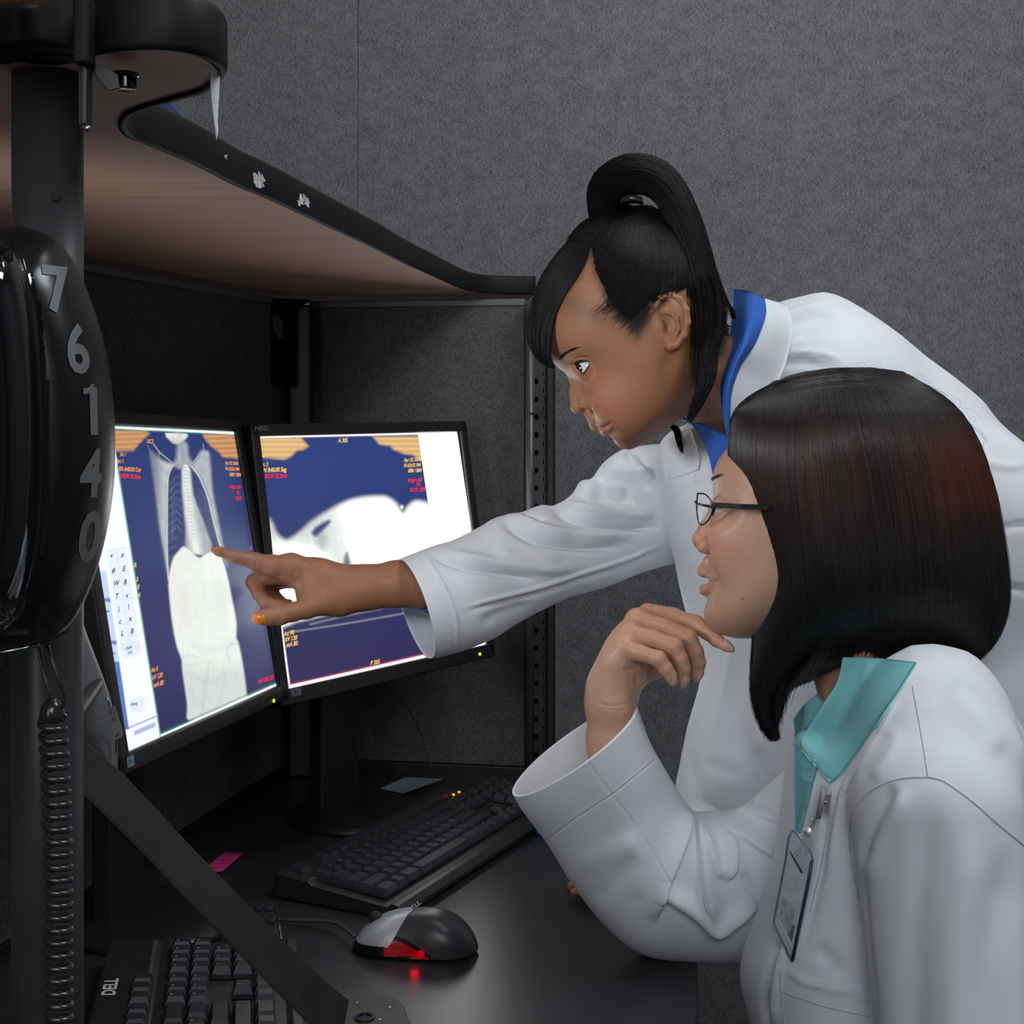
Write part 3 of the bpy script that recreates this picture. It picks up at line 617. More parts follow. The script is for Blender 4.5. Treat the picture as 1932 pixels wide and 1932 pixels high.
def pic_right(px, py):
    g = SS(820, 1260, py); c = np.array(srgb((40, 61, 124)))[None]*(1-g[:, None])+np.array(srgb((48, 42, 88)))[None]*g[:, None]
    tx = wob(px, py, .3, 5); w = np.zeros_like(px)
    B = [(508, 983), (512, 984), (516, 990), (521, 1003), (530, 1013), (542, 1018), (556, 1010), (570, 999), (584, 986), (601, 974), (616, 965), (632, 956), (648, 948), (664, 942), (684, 938), (706, 936), (729, 937), (747, 949), (757, 963), (762, 966), (768, 957), (781, 946), (797, 946), (812, 958), (830, 1030), (835, 1110), (780, 1140), (704, 1143), (640, 1154), (560, 1172), (525, 1172), (500, 1040)]
    e = SS(990, 1010, py); w = soft(px, py, B, 7, 3)
    den = .80+.3*SS(600, 680, px-(py-1000)*.3)+.04*tx*SS(700, 600, px); den = den+.5*SS(1000, 1060, py)*SS(660, 560, px)
    w2 = np.clip(w*den, 0, 1.6)
    lung = soft(px, py, [(588, 1006), (594, 996), (606, 988), (620, 981), (624, 984), (616, 994), (606, 1004), (596, 1012)], 4.5); w2 = w2*(1-lung*.93)
    l2 = soft(px, py, [(648, 1075), (650, 1050), (655, 1042), (660, 1058), (662, 1075)], 4); w2 = w2*(1-.75*l2); w2 *= 1-.3*soft(px, py, [(596, 1014), (606, 1006), (618, 1020), (610, 1040), (598, 1034)], 8)
    w2 *= 1-.2*soft(px, py, [(760, 985), (765, 978), (768, 990), (766, 1000)], 4)
    w2 = np.maximum(w2, np.exp(-(np.hypot(px-758, (py-957)*.8)/3.2)**2)*1.2)
    k = np.clip(w2, 0, 1)**1.2; body = np.array([.80, .85, .80])[None]*np.ones_like(px)[:, None]*(1+.5*np.clip(w2-1, 0, 1))[:, None]*(np.clip(.65+.5*den, .8, 1.5)+3.2*SS(.96, 1.25, den)*SS(.96, 1.0, w))[:, None]
    c = c*(1-k[:, None])+body*k[:, None]
    for pts, wd, v in (([(545, 1193), (650, 1177), (763, 1157), (850, 1140)], 1.6, .55), ([(585, 1178), (660, 1160), (720, 1148)], 2.0, .4), ([(530, 1172), (590, 1165)], 2.5, .5)):
        d, _ = sd_line(px, py, catmull(pts, 12)); c = lay(c, np.exp(-(d/wd)**2)*v, (.45, .48, .5))
    for poly, ph in (([(484, 826), (568, 826), (582, 842), (572, 848), (560, 850), (548, 862), (536, 867), (488, 862)], 1), ([(704, 824), (790, 823), (800, 872), (778, 858), (762, 856), (742, 848), (738, 842), (716, 838)], 2)):
        m = soft(px, py, poly, 4, 0); st = .5+.5*np.sin(py*.66+ph); c = lay(c, m*(.66+.25*st), srgb((250, 205, 125)))
    rx = 789+(py-817)*.146; c = lay(c, SS(-.8, .8, px-rx), (5.0, 5.05, 5.2))
    lx = 481+(py-823)*.134; c = lay(c, SS(lx+4.5, lx+3, px), (1.15, 1.0, 1.12))
    top = 823-(px-481)*.0236; c = lay(c, SS(top+5, top+3.5, py), (1.1, 1.0, 1.1)*1)
    bot = 1300-(px-545)*.2267; c = lay(c, SS(bot-8, bot-6.5, py)*SS(rx+1, rx-1, px), (1.0, .93, .95)); c = lay(c, np.exp(-((py-bot+9)/1.1)**2)*SS(rx+1, rx-1, px)*.7, srgb((190, 60, 80)))
    return c
def monitor(label, quad, pic, nu, nv, bz, led, logo, sticker, texts, depth=.055):
    C4 = solve_quad(quad); o = (C4[0]+C4[2])/2; ux_ = (C4[1]-C4[0]); uy_ = (C4[3]-C4[0]); n = np.cross(uy_, ux_); n /= np.linalg.norm(n)
    if n[1] > 0: n = -n                                             # towards the viewer
    t = thing('monitor', label, 'monitor', (o[0], o[1], Z_DESK))
    a, b = np.meshgrid(np.linspace(0, 1, nu), np.linspace(0, 1, nv), indexing='ij'); a, b = a.ravel()[:, None], b.ravel()[:, None]
    V = (C4[0]*(1-a)+C4[1]*a)*(1-b)+(C4[3]*(1-a)+C4[2]*a)*b; px, py = proj(V); col = pic(px, py)
    Fc = grid_faces(nu, nv); nn = np.cross(V[Fc[0, 1]]-V[Fc[0, 0]], V[Fc[0, 3]]-V[Fc[0, 0]])
    if nn@n < 0: Fc = Fc[:, ::-1]
    mk('screen', V, Fc, emis_mat('screen_glow'), t, False, col=np.clip(col, 0, 5.2))
    w = np.linalg.norm(ux_)/2; h = np.linalg.norm(uy_)/2; eu = ux_/np.linalg.norm(ux_); ev = -np.cross(n, eu); ev = ev/np.linalg.norm(ev)
    if ev@(-uy_) < 0: ev = -ev
    l, r, tp_, bt = bz; Vv = lambda p: Vector(tuple(p)); fr = MB()
    def bar(u0, u1, v0, v1):
        c = o+eu*(u0+u1)/2+ev*(v0+v1)/2-n*(depth*.35-.0045); fr.box(c, Vv(eu*(u1-u0)/2), Vv(ev*(v1-v0)/2), Vv(n*depth*.35))
    bar(-w-l, -w+.0006, -h-bt, h+tp_); bar(w-.0006, w+r, -h-bt, h+tp_); bar(-w-l, w+r, h-.0006, h+tp_); bar(-w-l, w+r, -h-bt, -h+.0006)
    fr.obj('bezel', M_BEZ, t, bevel=.0025)
    bk = MB().box(o-n*depth*.62, Vv(eu*(w+l)*.97), Vv(ev*(h+tp_)*.97), Vv(n*depth*.3)); bk.obj('back_cover', M_BEZ, t, bevel=.008, seg=3)
    bt_c = o-ev*(h+bt)
    # stand: neck and foot
    nk = Vv(o-n*(depth+.02)); MB().box((nk.x, nk.y, (nk.z+Z_DESK)/2), Vv(eu*.035), (n[0]*.012, n[1]*.012, 0), (0, 0, (nk.z-Z_DESK)/2)).obj('stand_neck', M_BEZ, t, bevel=.004)
    MB().lathe((nk.x+n[0]*.04, nk.y+n[1]*.04, Z_DESK), (0, 0, 1), [(.085, 0), (.088, .004), (.08, .010), (.03, .014)], 40).obj('stand_foot', M_BEZ, t, True)
    def on(off):
        def fn(x, y):
            d = np.array([(x-CX)/F, 1, -(y-HZ)/F]); e0 = np.array([0, 0, CZ]); s = ((o+n*off-e0)@n)/(d@n); return tuple(e0+d*s)
        return fn
    S_ = on(.0006); Bz = on(.0046)
    for s, p0, ex, ey, m in texts: text_on('screen_text', s, p0, ex, ey, S_, m, t, bold=True)
    if led: c = Bz(*led); MB().lathe(c, tuple(n), [(.0021, -.0003), (.0021, .0009), (.0014, .0014)], 12).obj('power_light', glow('green_led', (.45, 1.0, .02), 1.6), t, True)
    if logo: text_on('logo_text', *logo, Bz, mat('logo_grey', (.13, .13, .14), .5, noise_amt=.05), t, bold=True)
    if sticker:
        q = [Bz(*p) for p in sticker]; mk('sticker', q, [(3, 2, 1, 0)], mat('sticker_grey', (.16, .19, .22), .6, noise_amt=.2, noise_scale=300), t, False)
        cx_, cy_ = np.mean(sticker, 0); B2 = on(.0049)
        mk('sticker_print', [B2(cx_+a_*4, cy_+b_*4.5) for a_, b_ in ((-1, -.6), (-.1, -.8), (0, -.2), (1, -.3), (.9, .5), (.1, .5), (0, .9), (-.9, .7))], [tuple(range(8))[::-1]], mat('print_blue', (.01, .10, .35), .5, noise_amt=.1), t, False)
    for k in range(7):                                              # small buttons on the lower bezel
        f = (k+1)/8; c = o-ev*(h+bt*.55)+eu*(w*(.45+.45*f))+n*.0045; MB().box(c, Vv(eu*.0038), Vv(ev*.0014), Vv(n*.0008)).obj('button', M_BEZ, t)
    return t, (o, eu, ev, n, w, h)
YL, OR, RD = glow('text_amber', srgb((255, 205, 90))), glow('text_orange', srgb((250, 160, 70))), glow('text_red', srgb((240, 35, 50)), 1.1)
BL = glow('text_blue', srgb((70, 95, 150)))
ex1 = lambda s: ((s*.60, s*.02), (s*.15, -s)); exr = lambda s: ((s*.62, -s*.03), (s*.05, -s))
T1 = []
for s, x, y, m, sz in (('Ex: 1', 227, 860, OR, 10), ('Im: 1', 221, 873, OR, 10.5), ('SN A40.00 Cor', 224, 888, OR, 11.5), ('DFOV 55.9cm', 226, 901.5, RD, 11.5), ('UC3', 277, 836, OR, 11),
                       ('1.59', 333, 824, OR, 8.5), ('Ap 22 2006', 425, 876, OR, 9), ('01:52:52 PM', 425, 887, OR, 9), ('888 / 884', 433, 898, OR, 9.5), ('Mag=1.00', 434, 921, RD, 9), ('FL:', 447, 932, RD, 9), ('ROT:', 444, 943, RD, 9.5),
                       ('R', 253, 1070, YL, 12), ('3', 257, 1097, YL, 12), ('0', 259, 1111, YL, 12), ('6', 261, 1126, YL, 12), ('L', 472, 1037, OR, 9)):
    T1.append((s, (x, y), (sz*.58, sz*.03), (sz*.12, -sz), m))
for s, x, y, m, sz in (('Az 0', 285, 1269, OR, 13), ('kV 120', 287, 1283, OR, 13), ('mA 80', 290, 1297, OR, 13), ('RR 500L 50', 487, 1290, RD, 11.5), ('Filmer', 195, 1158, BL, 8.5), ('Docs', 208, 1237, BL, 8.5), ('Display', 237, 1226, BL, 8), ('Tools', 240, 1235, BL, 8), ('Filming', 246, 1333, BL, 9)):
    T1.append((s, (x, y), (sz*.52, -sz*.16), (sz*.12, -sz), m))
gr = glow('icon_grey', srgb((60, 80, 120)))
for i, (s, x, y) in enumerate((('+', 207, 1054), ('o', 228, 1052), ('#', 211, 1081), ('E', 231, 1078), ('W', 214, 1106), ('B', 233, 1103), ('T', 217, 1130), ('v', 237, 1128), ('\\', 222, 1155), ('\\', 241, 1150), ('c', 224, 1177), ('x', 243, 1172), ('L', 228, 1200), ('B', 246, 1196))):
    T1.append((s, (x, y), (10, -2), (2, -14), gr))
T2 = []
for s, x, y, m, sz in (('Ex: 1', 492, 863, YL, 10), ('Im: 2', 491, 880, YL, 11), ('SN R40.00 Sag', 493, 891.5, YL, 12), ('DFOV 55.9cm', 495, 903, RD, 12), ('A 305', 638, 835, YL, 11), ('Apr 22 2006', 762, 871, YL, 9.5), ('01:52:52 PM', 762, 881.5, YL, 9.5), ('888 / 884', 770, 891.5, YL, 10),
                       ('Mag=1.00', 770, 909.5, RD, 10), ('FL:', 786, 917.5, RD, 10), ('ROT: 270', 774, 928, RD, 10.5), ('Az 90', 536, 1200, YL, 12), ('kV 120', 538, 1210.5, YL, 12), ('mA 80', 540, 1221, YL, 12), ('P 305', 699, 1255, YL, 11.5)):
    T2.append((s, (x, y), (sz*.66, -sz*(.03 if y < 1000 else .12)), (sz*.10, -sz), m))
mon1, fr1 = monitor('black monitor at left showing a full-body X-ray beside a tool column', [(138, 799), (442, 814), (521.6, 1295), (235, 1421.6)], pic_left, 300, 380, (.016, .016, .014, .017), (516, 1322), None,
                    [(239, 1429), (252, 1423), (254, 1443), (241, 1449)], T1)
mon2, fr2 = monitor('black monitor at right showing a side-view scan with a white panel', [(481, 823), (862, 814), (920, 1215), (545, 1300)], pic_right, 360, 300, (.0125, .014, .014, .018), (905, 1234),
                    ('NEC', (480, 812), (13, -.3), (1, -11)), [(548, 1299), (567, 1295), (569, 1311), (551, 1314)], T2, depth=.06)

# ------------------------------------------------------------------ keyboards
M_KEY = mat('dark_key_plastic', (.022, .023, .028), .34, spec=.55, noise_amt=.15, noise_scale=60, bump=.03, bump_scale=1500)
M_KB = mat('keyboard_case', (.018, .018, .019), .38, spec=.5, noise_amt=.1)
M_LEG = mat('key_legend', (.16, .16, .17), .6, noise_amt=.1)
KU = .0188
def key_mesh(w, d, h):
    V = []; tw, td = w/2-.0032, d/2-.0030
    for (a, b, z) in ((w/2, d/2, 0), (w/2-.0006, d/2-.0006, h*.35), (tw, td, h)):
        V += [(-a, -b, z), (a, -b, z), (a, b, z), (-a, b, z)]
    V += [(-tw*.8, -td*.8, h-.0006), (tw*.8, -td*.8, h-.0006), (tw*.8, td*.8, h-.0006), (-tw*.8, td*.8, h-.0006)]
    Fc = [(i*4+k, i*4+(k+1) % 4, (i+1)*4+(k+1) % 4, (i+1)*4+k) for i in range(3) for k in range(4)]+[(12, 13, 14, 15)]
    me = bpy.data.meshes.new('key'); me.from_pydata(V, [], Fc); me.materials.append(M_KEY); return me
_km = {}
ROWS = [  # (row offset in units from the function row, [(x, width)...])
    (0, [(0, 1)]+[(2+i, 1) for i in range(4)]+[(6.5+i, 1) for i in range(4)]+[(11+i, 1) for i in range(4)]+[(15.25+i, 1) for i in range(3)]),
    (1.35, [(i, 1) for i in range(13)]+[(13, 2)]+[(15.25+i, 1) for i in range(3)]+[(18.5+i, 1) for i in range(4)]),
    (2.35, [(0, 1.5)]+[(1.5+i, 1) for i in range(12)]+[(13.5, 1.5)]+[(15.25+i, 1) for i in range(3)]+[(18.5+i, 1) for i in range(4)]),
    (3.35, [(0, 1.75)]+[(1.75+i, 1) for i in range(11)]+[(12.75, 2.25)]+[(18.5+i, 1) for i in range(3)]),
    (4.35, [(0, 2.25)]+[(2.25+i, 1) for i in range(10)]+[(12.25, 2.75), (16.25, 1)]+[(18.5+i, 1) for i in range(4)]),
    (5.35, [(0, 1.5), (1.5, 1), (2.5, 1.5), (4, 6), (10, 1.5), (11.5, 1), (12.5, 1), (13.5, 1.5)]+[(15.25+i, 1) for i in range(3)]+[(18.5, 2), (20.5, 1), (21.5, 1)])]
def keyboard(label, origin, Ld, Wd, kh=.0085, logo=None, lights=False, Lt=.449, Wt=.150, wo=0):
    Ld = Vector(Ld).normalized(); Wd = Vector(Wd); Wd = (Wd-Ld*Wd.dot(Ld)).normalized(); Zd = Vector((0, 0, 1)); O = Vector((origin.x, origin.y, Z_DESK))
    t = thing('keyboard', label, 'keyboard', O)
    zf = lambda w: .026-.010*w/Wt                                    # case slopes to the front
    prof = [(0, .004), (.002, .002), (Wt, .002), (Wt+.006, .004), (Wt+.007, .010), (Wt+.002, zf(Wt)), (Wt-.006, zf(Wt)+.001), (Wt-.010, zf(Wt)-.003), (.048, zf(.048)-.002), (.044, zf(.04)+.001), (.004, zf(0)+.001), (0, zf(0)-.001)]
    poly = [O+Wd*w+Zd*z for w, z in prof]
    if Ld.cross(Wd).z < 0: poly = poly[::-1]
    MB().prism(poly[::-1], Ld*Lt).obj('case', M_KB, t, bevel=.0012)
    MB().box(O+Ld*Lt/2+Wd*.0425+Zd*(zf(.042)+.0013), Ld*Lt*.49, Wd*.0018, Zd*.0006).obj('case_rib', mat('rib_grey', (.07, .07, .075), .4, noise_amt=.1), t)
    R = Matrix((Ld, Wd*-1, Zd)).transposed().to_4x4(); slope = Matrix.Rotation(-math.atan(.010/Wt)*-1, 4, 'X')
    mg = (Lt-22.5*KU)/2
    for ro, keys in ROWS:
        for x, w in keys:
            k = (w,)
            if k not in _km: _km[k] = key_mesh(w*KU-.0010, KU-.0010, 1)
            o = bpy.data.objects.new('key', _km[k]); COL.objects.link(o); o.parent = t
            wv = wo+.014+ro*KU*.97+(.0045 if ro == 0 else .009)
            p = Ld*(mg+(x+w/2)*KU)+Wd*(wv)+Zd*(zf(wv)-.0015)
            o.matrix_local = Matrix.Translation(p)@R@slope@Matrix.Diagonal((1, 1, kh, 1))
    # legends: small light marks, joined as one print
    lg = MB(); r = random.Random(11)
    for ro, keys in ROWS[1:]:
        for x, w in keys:
            if w > 1.2: continue
            wv = wo+.014+ro*KU*.97+.009; c = O+Ld*(mg+(x+.36)*KU)+Wd*(wv-.003)+Zd*(zf(wv-.003)-.0015+kh+.0003); lg.box(c, Ld*r.uniform(.0008, .0013), Wd*.0010, Zd*.0001)
    lg.obj('key_legends', M_LEG, t, kind='stuff')
    if lights:
        for px, py in ((856, 1499), (866, 1494)):
            c = at_z(px, py, Z_DESK+.0275); MB().lathe(c, (0, 0, 1), [(.0018, -.001), (.0018, .0006), (.001, .001)], 12).obj('lock_light', glow('amber_led', (1.0, .26, .01), 2.2), t, True)
    if logo:
        s, u0, w0, sz = logo; Lw = O+Ld*u0+Wd*w0+Zd*(zf(w0)+.0016)
        V, Fc = glyphs(s, True); Q = [tuple(Lw+Ld*(v[0]*sz)-Wd*(v[1]*sz)+Zd*(v[1]*sz*.0667+.0004)) for v in V]; mk('logo_text', Q, Fc, mat('silver_print', (.55, .55, .57), .4, noise_amt=.05), t, False)
    return t
kA = at_z(513, 1652, Z_DESK+.024); kA = Vector((kA.x, kA.y, 0))
keyboard('black full-size keyboard lying diagonally behind the mouse', kA+Vector((.002, -.001, 0)), (.437, .90, 0), (.90, -.437, 0), lights=True)
k2 = at_z(205, 1771, Z_DESK+.028); L2 = Vector((-.19, .98, 0)).normalized(); W2 = Vector((.98, .19, 0)).normalized(); k2 = Vector((k2.x, k2.y, 0))-L2*.449
keyboard('black keyboard with a silver maker name, cut off at the bottom left corner', k2, L2, W2, kh=.0105, logo=('DELL', .449-.125, .0165, .0155), Wt=.168, wo=.019)
# small keypad behind the brace
kp = thing('numeric_keypad', 'small black keypad showing behind the diagonal bar, left of the mouse cable', 'keypad', at_z(490, 1740, Z_DESK))
c4 = [at_z(x, y, Z_DESK+.012) for x, y in ((440, 1698), (518, 1700), (531, 1778), (436, 1786))]
MB().prism([Vector((p.x, p.y, Z_DESK+.001)) for p in c4][::-1], (0, 0, .011)).obj('case', M_KB, kp, bevel=.002)
for i in range(4):
    for j in range(3):
        f, g = (i+.5)/4, (j+.7)/3.4; a = c4[0].lerp(c4[1], f); b = c4[3].lerp(c4[2], f); c = a.lerp(b, g)
        MB().prism([c+Vector((sx_*.0035, sy_*.0075, 0)) for sx_, sy_ in ((-1, -1), (1, -1), (1, 1), (-1, 1))], (0, 0, .004)).obj('key', M_KEY, kp, bevel=.0008)
MB().tube([at_z(520, 1702, Z_DESK+.0125), at_z(526, 1740, Z_DESK+.0125), at_z(532, 1780, Z_DESK+.0125)], .0007, 6).obj('rim', M_STEEL, kp, True)

# ------------------------------------------------------------------ mouse
def mouse():
    c = at_z(783, 1796, Z_DESK); t = thing('mouse', 'black and silver optical mouse glowing red at its side', 'mouse', c)
    Lx = (at_z(900, 1778, Z_DESK)-at_z(668, 1765, Z_DESK)); Lx = Vector((Lx.x, Lx.y, 0)); Lh = Lx.length/2*.99; Lx.normalize(); Ly = Vector((-Lx.y, Lx.x, 0)); c = c+Vector((0, .004, 0))
    nu, nv = 220, 130; V = []
    def hgt(u, v): return .0375*(1-abs(u*.94-.10)**2.3*(.99 if u > .1 else 1.0))**.62*(1-abs(v)**2.6)**.5 if abs(u*.94-.10) < 1 else 0
    def shape(u, th):
        # section across: width profile along the length, low in front
        wd = .0315*(1-abs(u)**3.2)**.5*(1-.10*math.exp(-((u+.1)/.4)**2)); ht = .039*max(0, 1-abs((u-.18)/(1.18 if u < .18 else .83))**2.25)**.62
        y = math.cos(th); z = math.sin(th); ey = abs(y)**.75*(1 if y > 0 else -1); ez = abs(z)**.8
        under = .12*(1-z)
        return wd*ey*(1-.0*under), .004+(ht-.004)*ez
    us = -np.cos(np.linspace(0, math.pi, nu))*.9995
    for u in us:
        for k in range(nv+1):
            y, z = shape(u, math.pi*k/nv); V.append(tuple(c+Lx*(u*Lh)+Ly*y+Vector((0, 0, z))))
    Fc = grid_faces(nu, nv+1); V = np.array(V)
    cu_ = (V[Fc].mean(1)-np.array(c))@np.array(Lx)/Lh; cy_ = (V[Fc].mean(1)-np.array(c))@np.array(Ly); cz_ = V[Fc].mean(1)[:, 2]-Z_DESK
    n_ = vnormals(V, Fc); Fc = Fc if n_[(nu//2)*(nv+1)+nv//2][2] > 0 else Fc[:, ::-1]
    near = cy_ < 0
    silver = (cu_ < -.44+.34*(cz_/.036)) & (cz_ > .0125-.004*np.clip(-cu_-.6, 0, 1)); top_ = .0225-.019*SS(-.25, .62, cu_); win = near & (cu_ > -.40) & (cu_ < .47) & (cz_ < top_-.004) & (cz_ > .0042)
    sk = near & (cz_ < top_) & (cu_ < .6)
    mi = np.zeros(len(Fc), int); mi[sk] = 1
    body = mk('shell', V, Fc[~silver & ~win], None, t, mats=[mat('satin_dark_plastic', (.030, .032, .036), .36, spec=.5, noise_amt=.08, bump=.02, bump_scale=2000), M_GLOSS], fmat=mi[~silver & ~win])
    mk('front_buttons', V+np.array([0, 0, .0002]), Fc[silver], mat('silver_plastic', (.50, .51, .53), .34, metal=.4, noise_amt=.04), t)
    mk('side_window', V+0, Fc[win], mat('red_glow_plastic', (.12, .002, .004), .25, emit=(.85, .0, .012), estr=.11, noise_amt=.6, noise_scale=120), t)
    MB().prism([c+Lx*a+Ly*b+Vector((0, 0, .0015)) for a, b in [(Lh*.96*math.cos(q), .029*math.sin(q)) for q in np.linspace(0, 2*math.pi, 32, endpoint=False)]], (0, 0, .004)).obj('base', M_GLOSS, t, True)
    MB().lathe(c+Lx*(-Lh*.64)-Ly*.0032+Vector((0, 0, .0285)), Ly, [(.0055, 0), (.0066, .0012), (.0066, .0052), (.0055, .0064)], 24).obj('scroll_wheel', mat('rubber_black', (.01, .01, .01), .7, noise_amt=.2), t, True)
    bv = bvh_of(V, Fc)
    text_on('logo_text', 'DELL', (772, 1722), (10.5, -8), (-7.5, -8.5), lambda x, y: tuple(cast(bv, x, y, .0004, P(x, y, 1.4))), mat('silver_print'), t, bold=True)
    l = bpy.data.lights.new('mouse_led', 'POINT'); l.energy = .0035; l.color = (1, 0, .01); l.shadow_soft_size = .004
    lo = bpy.data.objects.new('mouse_led', l); COL.objects.link(lo); lo.parent = t; lo.location = (0.002, -.036, .006)
    p0 = c-Lx*Lh*.985+Vector((0, 0, .010))
    cb = catmull([p0[:], tuple(at_z(630, 1741, Z_DESK+.010)), tuple(at_z(570, 1737, Z_DESK+.006)), tuple(at_z(528, 1735, Z_DESK+.004)), tuple(at_z(440, 1725, Z_DESK+.003)), tuple(at_z(380, 1700, Z_DESK+.003))], 40)
    MB().tube(cb, .0017, 10).obj('cable', mat('cable_grey', (.045, .045, .05), .4, noise_amt=.1), t, True)
mouse()

# ------------------------------------------------------------------ small things on the desk
def card(name, label, cat, pts, z, m, th=.0006):
    o = MB().prism([Vector(at_z(x, y, Z_DESK+z)) for x, y in pts][::-1], (0, 0, th)).obj(name, m); return tag(o, label, cat)
o = thing('sticky_note', 'bright pink sticky note lying crookedly on the dark desk', 'note', at_z(420, 1630, Z_DESK))
V, Fc = patch([[(385, 1640, at_z(385, 1642, Z_DESK+.003).y), (402, 1645, at_z(402, 1647, Z_DESK+.003).y), (419, 1644, at_z(419, 1646, Z_DESK+.002).y)],
               [(403, 1624, 1.545), (417, 1629, 1.540), (436, 1630, 1.545)], [(425, 1606, 1.595), (442, 1609, 1.592), (461, 1607, 1.60)]], 10, 10, .0003)
mk('paper', V, Fc, mat('magenta_paper', (.55, .02, .17), .8, noise_amt=.15, noise_scale=400), o)
for k in range(4): mk('pencil_line', [P(398+k*9, 1637-k*7.5, 1.525+k*.012), P(425+k*7, 1636-k*7.5, 1.52+k*.012), P(425+k*7, 1637.2-k*7.5, 1.52+k*.012), P(398+k*9, 1638.2-k*7.5, 1.525+k*.012)], [(0, 1, 2, 3)], mat('pencil', (.22, .02, .10), .8, noise_amt=.1), o, False)
card('paper_card', 'pale grey paper card lying behind the keyboard', 'card', [(718, 1488), (765, 1467), (836, 1470), (760, 1497)], .010, mat('card_grey', (.20, .23, .24), .7, noise_amt=.1))
tag(MB().prism([at_z(x, y, Z_DESK+.001) for x, y in ((1006, 1568), (1012, 1558), (1040, 1556), (1046, 1574), (1014, 1577))][::-1], (0, 0, .009)).obj('blue_eraser', mat('blue_rubber', (.02, .13, .38), .6, noise_amt=.1), bevel=.002), 'small blue eraser half hidden by the white sleeve at the keyboard end', 'eraser')
cb = catmull([tuple(P(700, 1265, 1.83)), tuple(P(745, 1300, 1.84)), tuple(P(775, 1345, 1.86)), tuple(P(800, 1400, 1.88)), tuple(P(815, 1450, 1.88))], 30)
tag(MB().tube(cb, .0012, 8).obj('wire', mat('cable_grey')), 'thin dark wire hanging behind the right monitor', 'cable')

# ------------------------------------------------------------------ glossy numbered cover, coiled cord, grey handset
t = thing('wall_phone', 'glossy black rounded phone cover numbered 76140 on the pole', 'phone', P(0, 830, .54))
rightc = [(20, 426), (60, 432), (105, 452), (140, 495), (165, 550), (188, 615), (204, 680), (213, 745), (217, 810), (217, 880), (212, 940), (201, 1005), (186, 1065), (166, 1120), (140, 1168), (105, 1200), (60, 1216), (0, 1222)]
leftc = [(-2*20-x, y) for x, y in rightc[::-1]]
body = S_pillow(rightc+[(x+0, y) for x, y in leftc], .55, .050, .030, 2.0, 3)
vis_r = [(-20, 455), (20, 462), (52, 500), (72, 570), (84, 660), (90, 760), (92, 860), (88, 960), (78, 1050), (60, 1120), (30, 1170), (-20, 1190)]
visor = S_pillow(vis_r+[(-40-x, y) for x, y in vis_r[::-1]][1:-1], .522, .042, .020, 2.0, 3)
bodyf = U([(body, 0), (visor, .0015)])
V, Fc = mesh_sdf(bodyf, .0013, lo=(-.30, .47, P(0, 1240, .55).z-.004), hi=(-.150, .62, P(0, 410, .55).z+.004))
qx, qy = proj(V[Fc].mean(1)); vm = (sd_poly(qx.astype(np.float32), qy.astype(np.float32), smooth_closed(vis_r+[(-40-x, y) for x, y in vis_r[::-1]][1:-1], 3)) > 2).astype(int)
mk('cover', V, Fc, None, t, mats=[mat('piano_black', (.004, .005, .006), .07, spec=.7, coat=.8, noise_amt=.05), mat('satin_black_rim', (.006, .006, .007), .30, spec=.5, noise_amt=.1)], fmat=vm)
pb = bvh_of(V, Fc)
gry = mat('grey_number_print', (.13, .135, .135), .55, noise_amt=.06, noise_scale=400)
for s, x, y, sx_, sy_, rot in (('7', 88, 583, 104, 120, .14), ('6', 130, 701, 92, 126, .12), ('1', 156, 817, 96, 122, .03), ('4', 150, 935, 84, 124, -.07), ('0', 143, 1056, 88, 130, -.15)):
    ex_ = (sx_*.93, sx_*.10 if s == '7' else 0); ey_ = (-sy_*math.sin(rot), -sy_*math.cos(rot))
    text_on('number_digit', s, (x, y), ex_, ey_, lambda a, b: tuple(cast(pb, a, b, .0005, P(a, b, .545))), gry, t, bold=True, sub=3)
fg = [(151, 731), (151, 741), (160, 741), (168, 733), (172, 722), (166, 722), (162, 729)]; mk('number_digit', [tuple(cast(pb, x+6, y+2, .0005, P(x, y, .545))) for x, y in fg], [tuple(range(7))[::-1]], gry, t, False)
MB().tube([P(-40, 1232, .53), P(0, 1231, .528), P(40, 1224, .528), P(74, 1216, .53)], .0009, 8).obj('chrome_rim', mat('dull_chrome', (.35, .40, .40), .25, metal=1, noise_amt=.1), t, True)
MB().box(P(40, 1180, .60), (.018, 0, 0), (0, .016, 0), (0, 0, .006)).obj('mount', M_BLACK, t, bevel=.004)
MB().box(P(60, 800, .60), (.02, 0, 0), (0, .045, 0), (0, 0, .03)).obj('pole_clamp', M_BLACK, t, bevel=.004)
# coiled cord
t = thing('coiled_cord', 'black coiled phone cord hanging below the numbered cover', 'cord', P(105, 1640, .56))
c0 = []
n = 27*16
for i in range(n):
    f = i/(n-1); a = f*27*2*math.pi; cx_ = 98+f*20+4*math.sin(f*5); cy_ = 1352+f*640; c = P(cx_, cy_, .565); c0.append(c+Vector((math.cos(a)*.0048, math.sin(a)*.0048, 0)))
MB().tube(c0, .0014, 6).obj('coil', mat('cord_black', (.02, .022, .022), .25, spec=.7, noise_amt=.1), t, True)
MB().tube(catmull([tuple(P(90, 1216, .565)), tuple(P(98, 1245, .563)), tuple(P(112, 1285, .562)), tuple(P(122, 1318, .563)), tuple(P(112, 1345, .565))], 20), .0008, 8).obj('lead_wire', mat('cord_black'), t, True)
MB().tube(catmull([tuple(P(72, 1216, .565)), tuple(P(80, 1262, .564)), tuple(P(94, 1310, .563)), tuple(P(92, 1350, .565))], 20), .0008, 8).obj('lead_wire', mat('cord_black'), t, True)
MB().lathe(P(98, 1345, .565), (0, 0, 1), [(.003, -.004), (.0055, -.003), (.0045, .002), (.002, .006)], 16).obj('strain_relief', mat('cord_black'), t, True)
